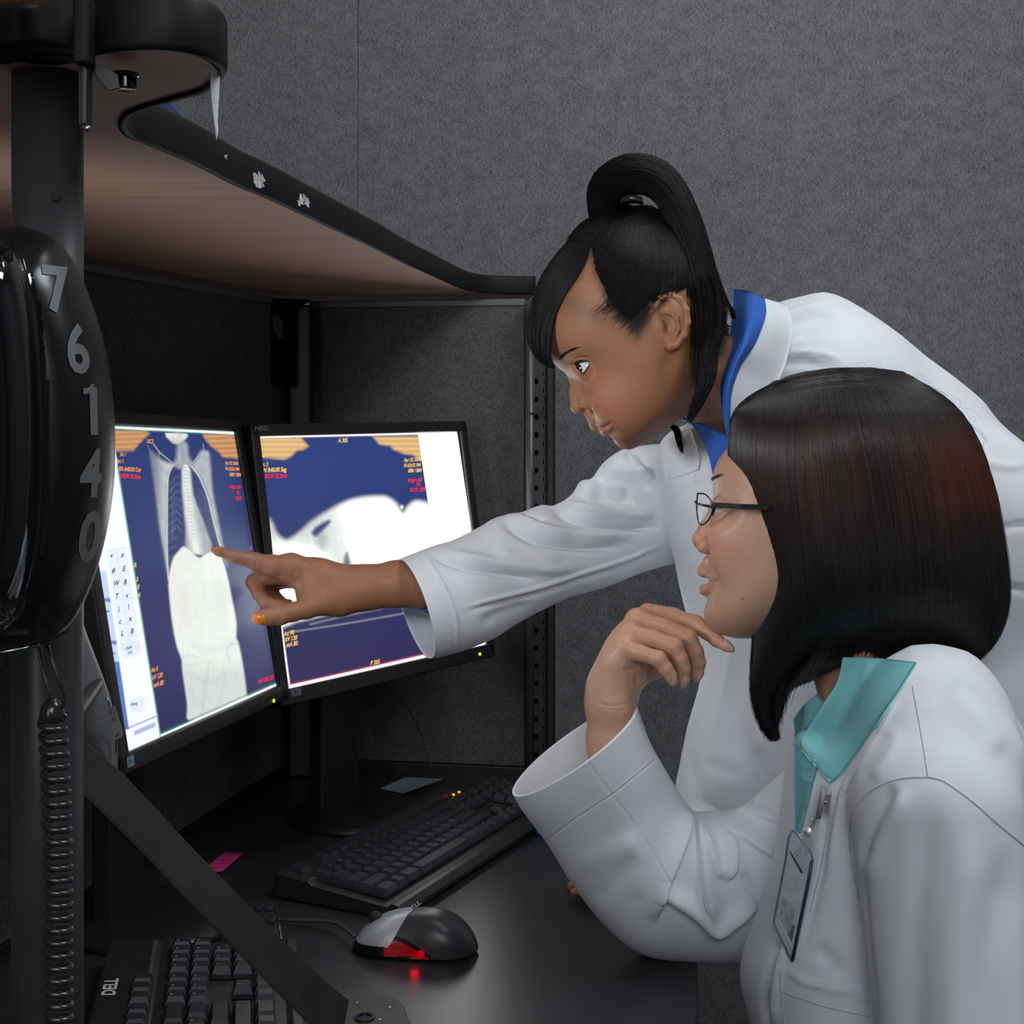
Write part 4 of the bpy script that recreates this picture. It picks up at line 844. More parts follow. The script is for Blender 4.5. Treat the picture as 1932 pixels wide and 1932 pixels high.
# grey handset with tag
MB_ = MB().tube([(-.228, .675, 1.098), (-.256, .85, 1.098)], .004, 10)
t = thing('dictation_handset', 'grey plastic handset standing between pole and left monitor with a small tag', 'handset', P(190, 1350, .86))
hs = S_pillow([(150, 1170), (165, 1200), (185, 1252), (203, 1300), (216, 1350), (222, 1400), (222, 1462), (215, 1480), (160, 1430), (120, 1400), (110, 1200)], .86, .022, .02)
V, Fc = mesh_sdf(hs, .0018); mk('shell', V, Fc, mat('grey_handset_plastic', (.12, .125, .13), .38, spec=.5, noise_amt=.1, bump=.03), t)
MB_.obj('pole_holder', M_BLACK, t, True)
MB().tube(catmull([tuple(P(201, 1316, .837)), tuple(P(212, 1350, .838)), tuple(P(219, 1385, .845)), tuple(P(219, 1420, .846))], 16), .0007, 8).obj('chrome_edge', mat('dull_chrome'), t, True)
q = [P(203, 1335, .835), P(216, 1332, .835), P(232, 1384, .838), P(229, 1392, .838), P(216, 1396, .838)]
MB().prism(q[::-1], (0, .0006, 0)).obj('paper_tag', mat('tag_grey', (.30, .29, .27), .7, noise_amt=.1), t)
pf = lambda x, y: tuple(P(x, y, .8345)); ink = mat('ink', (.01, .01, .01), .6, noise_amt=.05)
text_on('tag_text', '7', (205, 1350), (11, -1), (0, -11), pf, ink, t); text_on('tag_text', '35', (209, 1360), (7, -1), (1, -8), pf, ink, t); text_on('tag_text', '60', (217, 1391), (8, -3), (2, -9), lambda x, y: tuple(P(x, y, .8372)), ink, t)
# ------------------------------------------------------------------ people: shared builders
def cone(a, b, r1, r2=None):                          # joints as (px, py, depth), radii in pixels
    r2 = r1 if r2 is None else r2; return S_cone(P(*a), P(*b), r1*a[2]/F, r2*b[2]/F)
def chain(pts, k=.003):
    """finger or limb: (px,py,depth,radius px) joints"""
    its = [(cone(pts[i][:3], pts[i+1][:3], pts[i][3], pts[i+1][3]), k) for i in range(len(pts)-1)]; return U(its)
def skin_mat(name, k):
    m = mat(name, (.4, .2, .12), .5, spec=.4, attr='tint', sss=.12, noise_amt=.06, noise_scale=260, bump=.12, bump_scale=1100); return m
def M_CLOTH(name, c, w=.10): return mat(name, c, .85, spec=.2, noise_amt=.03, noise_scale=30, bump=w, bump_scale=2600)
M_COAT = M_CLOTH('white_coat_cotton', (.74, .76, .80))
M_HAIR1 = mat('black_hair', (.007, .006, .007), .5, spec=.16, noise_amt=.3, noise_scale=300)
def paint(V, base, lst):
    px, py = proj(V); c = np.tile(np.array(base, float), (len(V), 1))
    for poly, soft_, col, amt in lst:
        m = SS(soft_, -soft_, sd_poly(px.astype(np.float32), py.astype(np.float32), smooth_closed(poly, 3)))*amt; c = c*(1-m[:, None])+np.array(col)*m[:, None]
    return c
def nail(pts, m, parent, bv, lift=.0007, name='nail'):
    """nail plate over a pixel outline cast on the finger"""
    pts = smooth_closed(pts, 4); c = np.mean(pts, 0); V = []; rings = (0, .5, .8, 1)
    for r in rings[1:]:
        for p in pts:
            x, y = c+(p-c)*r; q = cast(bv, x, y, lift*(1.0 if r < .9 else .4), None)
            if q is None: q = V[-1] if V else P(x, y, 1.3)
            V.append(tuple(q))
    q = cast(bv, c[0], c[1], lift); V.append(tuple(q)); n = len(pts); k = len(V)-1
    Fc = [(k, i, (i+1) % n) for i in range(n)]+[(r*n+i, (r+1)*n+i, (r+1)*n+(i+1) % n, r*n+(i+1) % n) for r in range(2) for i in range(n)]
    o = mk(name, V, Fc, m, parent); return o
def hair_paths(gA, gB, n, k, fn, jit=2.0, warp=1.0, bias=1.0, len_jit=.0, wave=1.5, fe=0.0):
    """interpolate strand paths between two guide polylines in pixels"""
    A = catmull(gA, 200); Bq = catmull(gB, 200); ti = (np.linspace(0, 1, k)**warp*199).astype(int); A = A[ti]; Bq = Bq[ti]; out = []
    for i in range(n):
        f = RNG.uniform()**bias; ph = RNG.uniform(0, 6.3); L = 1+len_jit*RNG.uniform(-1, .6); t = np.linspace(0, 1, k); j = RNG.normal(0, jit, 2)
        p = A*(1-f)+Bq*f; pp = np.stack([np.interp(t*min(L, 1.0), t, p[:, c]) for c in range(2)], 1)
        if fe: t0 = RNG.uniform(0, fe)**1.0; tt = t0+(1-t0)*t; pp = np.stack([np.interp(tt, t, pp[:, c]) for c in range(2)], 1)
        if L > 1: pp += (pp[-1]-pp[-3])*((t**6)*(L-1)*6)[:, None]
        off = j[0]*(.3+t)+wave*np.sin(t*5+ph)*t
        pp = pp+np.stack([off, j[1]*t*.6], 1); q = fn(pp, f, i)
        if q is not None: out.append(q)
    return np.array(out)
def on_mesh(bv, lift, jl=.0012, fallback=1.4):
    def fn(pp, f, i):
        L = lift+RNG.uniform(-1, 1)*jl; o = []; last = None
        for x, y in pp:
            q = cast_n(bv, x, y, L)
            if q is None: q = P(x, y, last if last else fallback)
            last = q.y; o.append(q[:])
        o = np.array(o); o[3:-1] = (o[2:-2]+o[3:-1]*2+o[4:])/4
        return o
    return fn
def eyeball(parent, c, r, gaze, label=None):
    c = np.array(c); g = np.array(gaze, float); g /= np.linalg.norm(g); nu, nv = 48, 48; th = np.linspace(.001, math.pi-.001, nu); ph = np.linspace(0, 2*np.pi, nv, endpoint=False)
    u = np.cross(g, [0, 0, 1]); u /= np.linalg.norm(u); w = np.cross(g, u); bul = 1+.06*np.exp(-(th/.42)**4)
    V = np.array([c+r*bul[i]*(g*math.cos(t)+(u*math.cos(p)+w*math.sin(p))*math.sin(t)) for i, t in enumerate(th) for p in ph])
    ang = np.repeat(th, nv); col = np.tile(np.array([.72, .72, .74]), (len(V), 1)); col[ang < .50] = (.05, .025, .015); col[ang < .20] = (.003, .003, .003); col[(ang > .46) & (ang < .53)] = (.03, .02, .015)
    return mk('eyeball', V, grid_faces(nu, nv, True), mat('wet_eye', (.7, .7, .7), .04, spec=.8, attr='tint', coat=1), parent, col=col)

# ------------------------------------------------------------------ rear person: leaning, pointing
RP = thing('person', 'leaning person with high black ponytail and blue collar, pointing at the left monitor', 'person', (.36, 1.62, 0))
DH = 1.42
face = [(1040, 681), (1052, 693), (1065, 703), (1078, 716), (1096, 733), (1112, 750), (1122, 766), (1126, 780), (1129, 791), (1135, 803), (1144, 812), (1153, 819), (1159, 823), (1163, 830), (1169, 838), (1180, 843.5), (1192, 844), (1212, 837), (1235, 826), (1260, 809), (1288, 786), (1312, 758), (1332, 715), (1348, 660), (1356, 590), (1345, 510), (1318, 450), (1270, 408), (1220, 391), (1160, 396), (1105, 420), (1058, 468), (1027, 520), (1014, 575), (1018, 625), (1029, 660)]
def lat(l): return DH+l
s_head = S_pillow(face, DH, .073, .072, 2.1, 3, 20, 1.6)
items = [(s_head, 0),
    (cone((1312, 690, 1.44), (1362, 742, 1.50), 86, 80), .02),
    (S_ell(P(1178, 752, DH-.036), (.034, .020, .030)), .020),                              # cheek
    (S_ell(P(1178, 752, DH+.036), (.034, .020, .030)), .020),
    (S_ell(P(1088, 697, DH-.062), (.021, .025, .013)), .014, 'sub'), (S_ell(P(1088, 697, DH+.062), (.021, .025, .013)), .014, 'sub'),
    (S_ell(P(1107, 694, DH-.031), (.0142, .0142, .0135)), .005), (S_ell(P(1107, 694, DH+.031), (.0142, .0142, .0135)), .005),
    (cone((1084, 714, DH), (1088, 742, DH), 8.5, 12), .007), (cone((1088, 742, DH), (1090.5, 766, DH), 12, 15), .004),          # nose bridge and tip
    (cone((1094, 718, DH-.004), (1106, 752, DH-.009), 12, 17), .006), (cone((1094, 718, DH+.004), (1106, 752, DH+.009), 12, 17), .006),
    (S_ell(P(1110, 762, DH-.0145), (.0092, .0068, .0088), .4), .003), (S_ell(P(1110, 762, DH+.0145), (.0092, .0068, .0088), .4), .003), (cone((1116, 784, DH), (1126, 800, DH), 10, 14), .010),
    (S_ell(P(1103, 774, DH-.0155), (.0046, .0045, .0024), .6), .002, 'sub'), (S_ell(P(1102, 773, DH+.0125), (.0042, .0042, .0022), .5), .002, 'sub'),
    (cone((1125, 799, DH-.003), (1152, 795.5, DH-.028), 9, 5), .003), (cone((1122, 799, DH+.003), (1151, 796, DH+.024), 7.2, 3.2), .004),
    (cone((1119, 788, DH), (1122, 799, DH), 6, 7), .004),
    (cone((1142, 814, DH-.003), (1153, 802.5, DH-.028), 9.6, 5), .003), (cone((1141, 814, DH+.003), (1153, 801, DH+.024), 8.4, 3.4), .004),
    (cone((1119, 804.5, DH-.002), (1134, 807.5, DH-.017), 1.0, 1.2), .001, 'sub'), (cone((1134, 807.5, DH-.017), (1157, 798, DH-.035), 1.2, 1.8), .0012, 'sub'),
    (S_ell(P(1182, 824, DH), (.012, .016, .0105)), .010),
    (S_ell(P(1149, 778, DH-.022), (.0105, .011, .021), .3), .010), (S_ell(P(1149, 778, DH+.022), (.0105, .011, .021), .3), .010),
    (S_ell(P(1169, 806, DH-.022), (.0105, .012, .013)), .010), (S_ell(P(1169, 806, DH+.022), (.0105, .012, .013)), .010), (S_ell(P(1124, 736, DH-.021), (.010, .010, .014)), .010), (S_ell(P(1124, 736, DH+.021), (.010, .010, .014)), .010),                                  # chin
    # ear
    (S_ell(P(1264, 606, DH-.066), (.017, .012, .026), -.22), .006),
    (S_ell(P(1262, 604, DH-.083), (.0135, .010, .022), -.22), .004, 'sub')]
items += [(chain([(1241, 592, DH-.072, 4.5), (1238, 578, DH-.078, 4.5), (1247, 562, DH-.082, 5), (1266, 556.5, DH-.084, 5), (1284, 565, DH-.085, 5.5), (1295, 585, DH-.085, 6), (1297, 608, DH-.084, 6.5), (1290, 632, DH-.081, 6.5), (1277, 650, DH-.078, 7), (1266, 652, DH-.075, 7)], .002), .003),
    (chain([(1248, 588, DH-.074, 3.5), (1264, 590, DH-.077, 3.8), (1278, 600, DH-.079, 4.2), (1281, 618, DH-.078, 4.2), (1273, 634, DH-.076, 4)], .002), .003),
    (S_ell(P(1261, 616, DH-.083), (.0065, .013, .010), -.2), .003, 'sub'),
    (S_ell(P(1247, 616, DH-.071), (.0036, .004, .006), -.3), .003), (S_ell(P(1267, 651, DH-.074), (.0050, .0035, .0055), -.2), .004)]
opening = S_pillow([(1085.5, 688), (1091, 684), (1100, 682.3), (1108, 682), (1112.5, 684), (1109, 691), (1104.5, 698), (1099, 703.5), (1093.5, 700.5), (1088, 695)], DH-.045, .03, .004, 2, 3)
items += [(opening, .0008, 'sub')]
V, Fc = mesh_sdf(U(items), .00115, lo=(P(990, 0, 1.42).x, DH-.092, P(0, 880, 1.5).z), hi=(P(1440, 0, 1.5).x, DH+.14, P(0, 385, 1.42).z))
print('rear head', len(V))
V = folds(V, Fc, [([(1119, 804.5), (1134, 808), (1146, 803), (1158, 796)], 1.9, -.0014), ([(1120, 799), (1136, 799), (1153, 793)], 4, .0010), ([(1133, 814), (1146, 811), (1156, 803)], 4.5, .0013), ([(1146, 825), (1158, 815), (1162, 808)], 5, -.0010),
    ([(1127, 748), (1129, 760), (1124, 772), (1118, 778)], 2.4, -.0013), ([(1080, 681), (1092, 675.5), (1106, 674), (1118, 678)], 2.2, -.0007), ([(1088, 706), (1100, 710), (1112, 706)], 3.5, -.0005), ([(1134, 770), (1148, 784), (1158, 796)], 5, -.0007), ([(1098, 775), (1104, 774), (1110, 771)], 2.2, -.0013)])
SK1 = (.37, .165, .088); LIP = (.30, .10, .075)
col = paint(V, SK1, [
    ([(1110, 720), (1160, 700), (1210, 740), (1200, 790), (1150, 790), (1115, 760)], 45, (.37, .14, .08), .45),
    ([(1116, 797), (1124, 795.5), (1134, 796), (1145, 792), (1156, 791), (1157, 797), (1148, 803), (1136, 808), (1128, 808.5), (1118, 804)], 1.6, LIP, .85),
    ([(1126, 808), (1140, 806), (1150, 801), (1157, 798), (1153, 808), (1147, 818), (1140, 823), (1131, 819), (1127, 812)], 1.6, (.40, .16, .13), .8),
    ([(1056, 672), (1066, 664), (1080, 657.5), (1092, 655), (1080, 661), (1067, 668), (1057, 678)], 2.2, (.03, .015, .01), .8),
    ([(1110, 455), (1122, 512), (1140, 548), (1156, 590), (1182, 620), (1205, 640), (1226, 600), (1234, 556), (1258, 530), (1294, 530), (1330, 600), (1340, 680), (1380, 640), (1380, 400), (1100, 370), (1060, 440)], 15, (.012, .009, .008), .97),
    ([(1050, 560), (1090, 560), (1150, 600), (1200, 650), (1150, 620), (1090, 600)], 22, (.09, .04, .025), .45),
    ([(1063, 452), (1105, 440), (1115, 470), (1096, 520), (1066, 560), (1049, 590), (1000, 600), (1000, 470)], 9, (.012, .009, .008), .9)])
MS1 = skin_mat('brown_skin', 1)
mk('head', V, Fc, MS1, RP, col=col)
hb = bvh_of(V, Fc)
eyeball(RP, P(1107, 694, DH-.031), .0128, (-.78, -.60, -.16)); eyeball(RP, P(1107, 694, DH+.031), .0128, (-.95, .05, -.22))
M_LASH = mat('black_lash', (.005, .004, .004), .5, noise_amt=.1)
ls = MB()
def on_h(x, y, l=.0006): 
    q = cast(hb, x, y, l); return q if q is not None else P(x, y, DH-.03)
up = catmull([(1083, 689), (1088, 685.3), (1096, 682.6), (1104, 681.3), (1112.5, 683.2)], 14); ls.tube([on_h(x, y-1.0) for x, y in up], [.0004, .0010, .0013, .0014, .0014, .0013, .0013, .0012, .0011, .001, .0009, .0007, .0005, .0003], 6)
lo_ = catmull([(1112, 685.5), (1108, 693), (1103.5, 700), (1098.5, 704.5), (1094, 702)], 10); ls.tube([on_h(x+.6, y+.6) for x, y in lo_], [.0003]+[.0006]*8+[.0003], 6)
for i in range(16):
    f = i/15; x, y = up[int(f*9)]; a = on_h(x, y-1); ls.tube([a, a+Vector((-.0035-.002*(1-f), -.002, .0004)), a+Vector((-.0060-.003*(1-f), -.003, .0022))], [.00022, .00018, .00006], 3)
ls.obj('eyelashes', M_LASH, RP, True)
# brow hairs
pp = hair_paths([(1055, 679), (1062, 668), (1072, 662), (1084, 656)], [(1060, 677), (1067, 668), (1079, 661), (1096, 654)], 90, 6, on_mesh(hb, .0006, .0003), jit=.8)
pp = np.array([np.array([p[int(s)]*(1-u)+p[min(int(s)+1, 5)]*u for s, u in ((a, 0), (a, .5), (a, 1))]) for p in pp for a in (RNG.integers(0, 5),)])
V_, F_ = strands(pp, .00022); mk('eyebrow', V_, F_, M_LASH, RP)
# hair pulled back to the tie
groups = []
tie = (1186, 384)
for gA, gB, n in (([(1117, 466), (1135, 430), (1165, 402), (1182, 388)], [(1124, 512), (1150, 465), (1175, 420), (1186, 392)], 900),
                  ([(1124, 512), (1150, 465), (1175, 420), (1186, 392)], [(1152, 572), (1180, 500), (1195, 440), (1196, 392)], 1100),
                  ([(1152, 572), (1180, 500), (1195, 440), (1196, 392)], [(1186, 608), (1222, 530), (1222, 450), (1206, 392)], 1000),
                  ([(1186, 608), (1222, 530), (1222, 450), (1206, 392)], [(1236, 560), (1250, 500), (1235, 440), (1210, 392)], 600),
                  ([(1226, 575), (1250, 500), (1235, 440), (1210, 392)], [(1296, 545), (1290, 480), (1255, 420), (1216, 390)], 1200),
                  ([(1296, 560), (1290, 480), (1255, 420), (1216, 390)], [(1345, 620), (1338, 500), (1295, 430), (1222, 392)], 700),
                  ([(1068, 458), (1095, 424), (1140, 400), (1178, 388)], [(1117, 466), (1135, 430), (1165, 402), (1182, 388)], 700)):
    groups.append(hair_paths(gA, gB, n, 12, on_mesh(hb, .0012, .0010, DH), jit=3.0, wave=2, fe=.30))
# short baby hairs along the temple
bb_ = hair_paths([(1128, 555), (1150, 540), (1175, 520)], [(1190, 640), (1215, 610), (1232, 560)], 420, 6, on_mesh(hb, .0005, .0004, DH), jit=9, wave=5, fe=.7, len_jit=.3)
bb2 = hair_paths([(1105, 588), (1135, 572), (1160, 552)], [(1170, 628), (1195, 602), (1212, 575)], 220, 6, on_mesh(hb, .0004, .0003, DH), jit=10, wave=5, fe=.8, len_jit=.3)
allp = np.concatenate(groups); v1 = strands(allp, RNG.uniform(.00035, .0006, len(allp))); v2 = strands(np.concatenate([bb_, bb2]), .00013, root=.4)
# ponytail volume with strands running along it
pr = [(1128, 436, 1168, 412, 1.42, .012), (1113, 408, 1174, 398, 1.42, .020), (1110, 358, 1178, 382, 1.42, .026), (1132, 318, 1192, 368, 1.415, .027), (1180, 293, 1213, 366, 1.41, .027), (1236, 297, 1234, 378, 1.405, .026), (1281, 330, 1250, 402, 1.40, .025), (1315, 393, 1268, 442, 1.395, .024),
      (1338, 462, 1284, 492, 1.39, .022), (1356, 535, 1297, 548, 1.385, .019), (1366, 598, 1306, 612, 1.38, .016), (1352, 660, 1314, 680, 1.375, .012), (1338, 722, 1315, 738, 1.372, .009), (1311, 776, 1302, 772, 1.372, .005), (1297, 793, 1297, 790, 1.374, .001)]
PV, PF = loft(pr, 110, 56); G = PV.reshape(110, 56, 3); cc = G.mean(1, keepdims=True); ps = []
for i in range(1500):
    j = RNG.uniform(0, 56); j0 = int(j) % 56; j1 = (j0+1) % 56; f = j-int(j); dj = RNG.normal(0, .5); a0 = RNG.integers(0, 14); a1 = 110-int(abs(RNG.normal(0, 1))*14)-1; idx = np.linspace(a0, max(a1, 60), 22).astype(int)
    base = G[idx, j0]*(1-f)+G[idx, j1]*f; k_ = RNG.uniform(.93, 1.05); ps.append(cc[idx, 0]+(base-cc[idx, 0])*k_)
PV2 = (cc+(G-cc)*.96).reshape(-1, 3); v3 = strands(np.array(ps), RNG.uniform(.0004, .0007, len(ps)))
pv = cap_loft(PV2, PF, 110, 56)
# loose locks behind the ear and under the jaw
lk = []
for gA, gB, n, d0 in (([(1300, 520), (1304, 600), (1309, 680), (1318, 720), (1300, 782)], [(1350, 500), (1372, 590), (1352, 660), (1345, 720), (1304, 794)], 500, 1.365),
                      ([(1340, 470), (1362, 540), (1376, 585), (1380, 600)], [(1352, 520), (1366, 560), (1384, 588), (1386, 604)], 80, 1.40),
                      ([(1345, 590), (1352, 618), (1366, 632), (1376, 636)], [(1350, 570), (1360, 600), (1372, 612), (1380, 615)], 40, 1.375),
                      ([(1303, 560), (1306, 620), (1303, 680)], [(1312, 560), (1318, 640), (1312, 740)], 40, 1.36),
                      ([(1258, 800), (1272, 815), (1284, 850)], [(1274, 798), (1284, 816), (1289, 856)], 70, 1.50)):
    lk.append(hair_paths(gA, gB, n, 14, lambda q, f, i, d0=d0: np.array([P(x, y, d0+.006*math.sin(i)+.004*f)[:] for x, y in q]), jit=1.5, wave=1.5, len_jit=.08, fe=.35))
v4 = strands(np.concatenate([l for l in lk]), .0005, tip=.15)
# bangs
bA = [(1108, 424), (1060, 466), (1022, 520), (1004, 568), (996, 612), (999, 645), (1012, 672), (1034, 690)]; bB = [(1112, 466), (1099, 508), (1070, 550), (1050, 586), (1040, 622), (1036, 652), (1038, 676), (1043, 692)]
def bang(q, f, i):
    o = []
    for k, (x, y) in enumerate(q):
        h_ = cast(hb, x, y, .0018+RNG.uniform(0, .0002)); o.append((h_ if h_ is not None else P(x, y, DH-.012-.03*f))[:])
    o = np.array(o); d = np.minimum(o[:, 1], DH-.045*f); d = np.convolve(np.pad(d, 2, 'edge'), np.ones(5)/5, 'valid')
    q = np.asarray(q); return Pn(q, d+RNG.uniform(-.001, .001))
bp_ = hair_paths(bA, bB, 1700, 18, bang, jit=1.6, wave=1.2, len_jit=.05, fe=.12)
v5 = strands(bp_, RNG.uniform(.0004, .0006, len(bp_)), tip=.2)
sol = []
for f in np.linspace(.03, .93, 14): q = catmull(bA, 18)*(1-f)+catmull(bB, 18)*f; q = np.stack([np.interp(np.linspace(.10, .95, 18), np.linspace(0, 1, 18), q[:, c_]) for c_ in (0, 1)], 1); sol.append(bang(q, f, 0)+np.array([0, .0015, 0]))
S5 = np.array(sol); v6 = (S5.reshape(-1, 3), grid_faces(14, 18))
VV, FF = merge(v1, v3, (pv[0], pv[1]), v4, v5, v6); mk('hair', VV, FF, M_HAIR1, RP, label='black hair in a high ponytail with side-swept bangs')
mk('baby_hair', *v2, mat('fine_dark_hair', (.02, .012, .01), .5, noise_amt=.1), RP)
mk('hair_tie', *loft([(1168, 388, 1172, 372, 1.405, .022), (1190, 384, 1190, 366, 1.40, .026), (1214, 386, 1212, 372, 1.405, .022)], 10, 24), mat('satin_tie', (.03, .03, .035), .2, spec=.8, noise_amt=.2, noise_scale=200), RP)

# pointing hand and forearm
H = [(chain([(403.5, 1037.5, 1.432, 5), (412, 1040, 1.434, 8), (440, 1050, 1.442, 11.3), (480, 1058.5, 1.455, 15.2), (514, 1066, 1.462, 18.5), (548, 1071, 1.475, 26)], .004), 0),
     (chain([(548, 1072, 1.478, 26), (600, 1090, 1.485, 33), (690, 1108, 1.495, 34.5), (745, 1102, 1.50, 40), (800, 1097, 1.51, 47), (930, 1085, 1.54, 54)], .012), .008),
     (chain([(590, 1128, 1.476, 30), (640, 1128, 1.484, 32), (690, 1110, 1.494, 32)], .01), .015),
     (chain([(560, 1085, 1.50, 26), (640, 1105, 1.505, 33), (700, 1108, 1.50, 32)], .01), .012),
     (chain([(482.5, 1166, 1.43, 9), (492, 1165, 1.432, 12.5), (508, 1163.5, 1.436, 15), (528, 1161, 1.442, 17.6), (552, 1155, 1.450, 17), (578, 1147, 1.460, 20), (618, 1132, 1.474, 27)], .004), .006),
     (chain([(545, 1082, 1.492, 20), (505, 1088, 1.488, 16.5), (480, 1098, 1.486, 15.5), (489, 1119, 1.478, 13.2), (502, 1137, 1.474, 12.2), (522, 1143, 1.474, 11), (538, 1142, 1.478, 9)], .003), .002),
     (chain([(552, 1088, 1.512, 20), (520, 1093, 1.512, 15), (497, 1104, 1.508, 14), (508, 1127, 1.500, 12), (524, 1139, 1.498, 10.5), (544, 1139, 1.502, 9)], .003), .0015),
     (chain([(566, 1096, 1.53, 17), (540, 1096, 1.53, 13), (512, 1106, 1.528, 11.5), (518, 1124, 1.520, 10.5), (534, 1136, 1.518, 9)], .003), .0015)]
V, Fc = mesh_sdf(U(H), .0012)
V = folds(V, Fc, [([(459, 1043), (464, 1058), (462, 1066)], 1.6, -.0006), ([(481, 1041), (484, 1058), (480, 1074)], 2, -.0008), ([(468, 1043), (478, 1041)], 4, .0005), ([(548, 1084), (556, 1093), (563, 1104)], 3.5, -.0012), ([(556, 1080), (566, 1090), (572, 1106)], 3, .0009), ([(560, 1128), (568, 1118), (576, 1112)], 3, -.0012), ([(522, 1150), (530, 1162), (526, 1176)], 2.5, -.0007), ([(495, 1110), (506, 1112), (520, 1122)], 3, -.0010)])
col = paint(V, SK1, [([(396, 1030), (480, 1050), (560, 1085), (560, 1110), (500, 1080), (430, 1062), (396, 1042)], 9, (.50, .24, .17), .55), ([(470, 1130), (530, 1130), (540, 1185), (470, 1185)], 12, (.46, .22, .15), .4)])
mk('right_hand', V, Fc, MS1, RP, col=col, label='right hand pointing with the index finger')
nb = bvh_of(V, Fc); MN = mat('orange_nail_polish', (.85, .24, .02), .18, spec=.6, coat=.6, noise_amt=.05)
nail([(472, 1163), (476, 1159.5), (486, 1159), (496, 1160.5), (501, 1167), (500, 1176), (490, 1177), (478, 1174.5), (472, 1169)], MN, RP, nb)
nail([(396, 1034), (400, 1030.8), (412, 1030.6), (423, 1033.5), (416, 1035.5), (404, 1036.5)], MN, RP, nb, .0006)

# coat body
T = [(1384, 560), (1420, 568), (1445, 577), (1470, 572), (1510, 560), (1555, 551), (1600, 566), (1655, 600), (1700, 632), (1745, 670), (1790, 703), (1832, 736), (1860, 762), (1885, 795), (1932, 835), (2010, 890), (2110, 1010), (2150, 1300), (2150, 2300), (1500, 2300), (1450, 1800), (1400, 1760), (1262, 1740), (1264, 1600), (1273, 1491), (1281, 1449), (1296, 1374), (1310, 1325), (1321, 1281), (1318, 1230), (1305, 1190), (1291, 1144), (1281, 1100), (1272, 1055), (1262, 1010), (1252, 951), (1247, 900), (1243, 850), (1252, 826), (1275, 808), (1305, 792), (1340, 720), (1365, 640)]
TI = U([(S_pillow(T, 1.62, .15, .085, 2.2, 2, 40), 0), (S_ell(P(1555, 730, 1.55), (.10, .085, .085), .5), .04), (S_ell(P(1800, 1020, 1.53), (.10, .07, .12), .6), .05)])
V, Fc = mesh_sdf(TI, .0042, lo=(P(1225, 0, 1.5).x, 1.40, P(0, 2150, 1.62).z), hi=(P(2020, 0, 1.6).x, 1.79, P(0, 535, 1.62).z))
V = folds(V, Fc, [
    ([(1449, 622), (1478, 600), (1510, 587), (1560, 573)], 7, .005), ([(1452, 640), (1490, 614), (1540, 600), (1590, 600)], 9, -.004),
    ([(1455, 612), (1464, 640), (1476, 676)], 2.5, .0018), ([(1469, 672), (1500, 664), (1558, 668), (1600, 690)], 5, .003), ([(1465, 690), (1520, 684), (1580, 700)], 7, -.003), ([(1430, 700), (1470, 660), (1530, 640)], 8, .003),
    ([(1780, 1012), (1886, 997), (2010, 980)], 5, -.004), ([(1850, 1096), (1905, 1108), (2000, 1126)], 5, -.004),
    ([(1840, 870), (1900, 880), (1940, 876)], 8, .003), ([(1244, 830), (1248, 900), (1256, 980), (1275, 1080), (1292, 1150)], 5, .0025),
    ([(1304, 800), (1318, 850), (1318, 862)], 3, .0035), ([(1319, 862), (1317, 884), (1314, 913)], 3, .0045, 'step'), ([(1250, 905), (1285, 880), (1316, 884)], 4, -.0012),
    ([(1384, 1190), (1378, 1260), (1362, 1340), (1342, 1450), (1330, 1540)], 9, .005), ([(1325, 1452), (1350, 1446), (1400, 1466)], 12, -.0025), ([(1290, 1400), (1306, 1460), (1318, 1540)], 12, -.003),
    ([(1430, 1250), (1420, 1340), (1440, 1440)], 12, .004)])
mk('coat', V, Fc, M_COAT, RP, label='white lab coat body')
tb = bvh_of(V, Fc)
# pointing sleeve with its cuff
R_ = [(754, 1056, 813, 1241, 1.493, .050, 0, 22, -6), (775, 1048, 840, 1236, 1.50, .052, 0, 20, -4), (820, 1031, 885, 1222, 1.51, .052, 0, 10, 0), (856, 1020, 931, 1203, 1.515, .052), (905, 996, 970, 1178, 1.53, .052), (937, 978, 1010, 1156, 1.54, .052), (984, 968, 1068, 1128, 1.555, .053), (1020, 955, 1105, 1117, 1.57, .054), (1046, 955, 1140, 1107, 1.585, .055), (1078, 936, 1170, 1096, 1.60, .056),
      (1096, 910, 1200, 1083, 1.62, .057), (1118, 903, 1235, 1072, 1.64, .058), (1140, 874, 1262, 1064, 1.66, .058), (1175, 850, 1300, 1058, 1.68, .058), (1215, 842, 1340, 1050, 1.69, .055), (1262, 838, 1380, 1040, 1.70, .05)]
V, Fc = loft(R_, 230, 200)
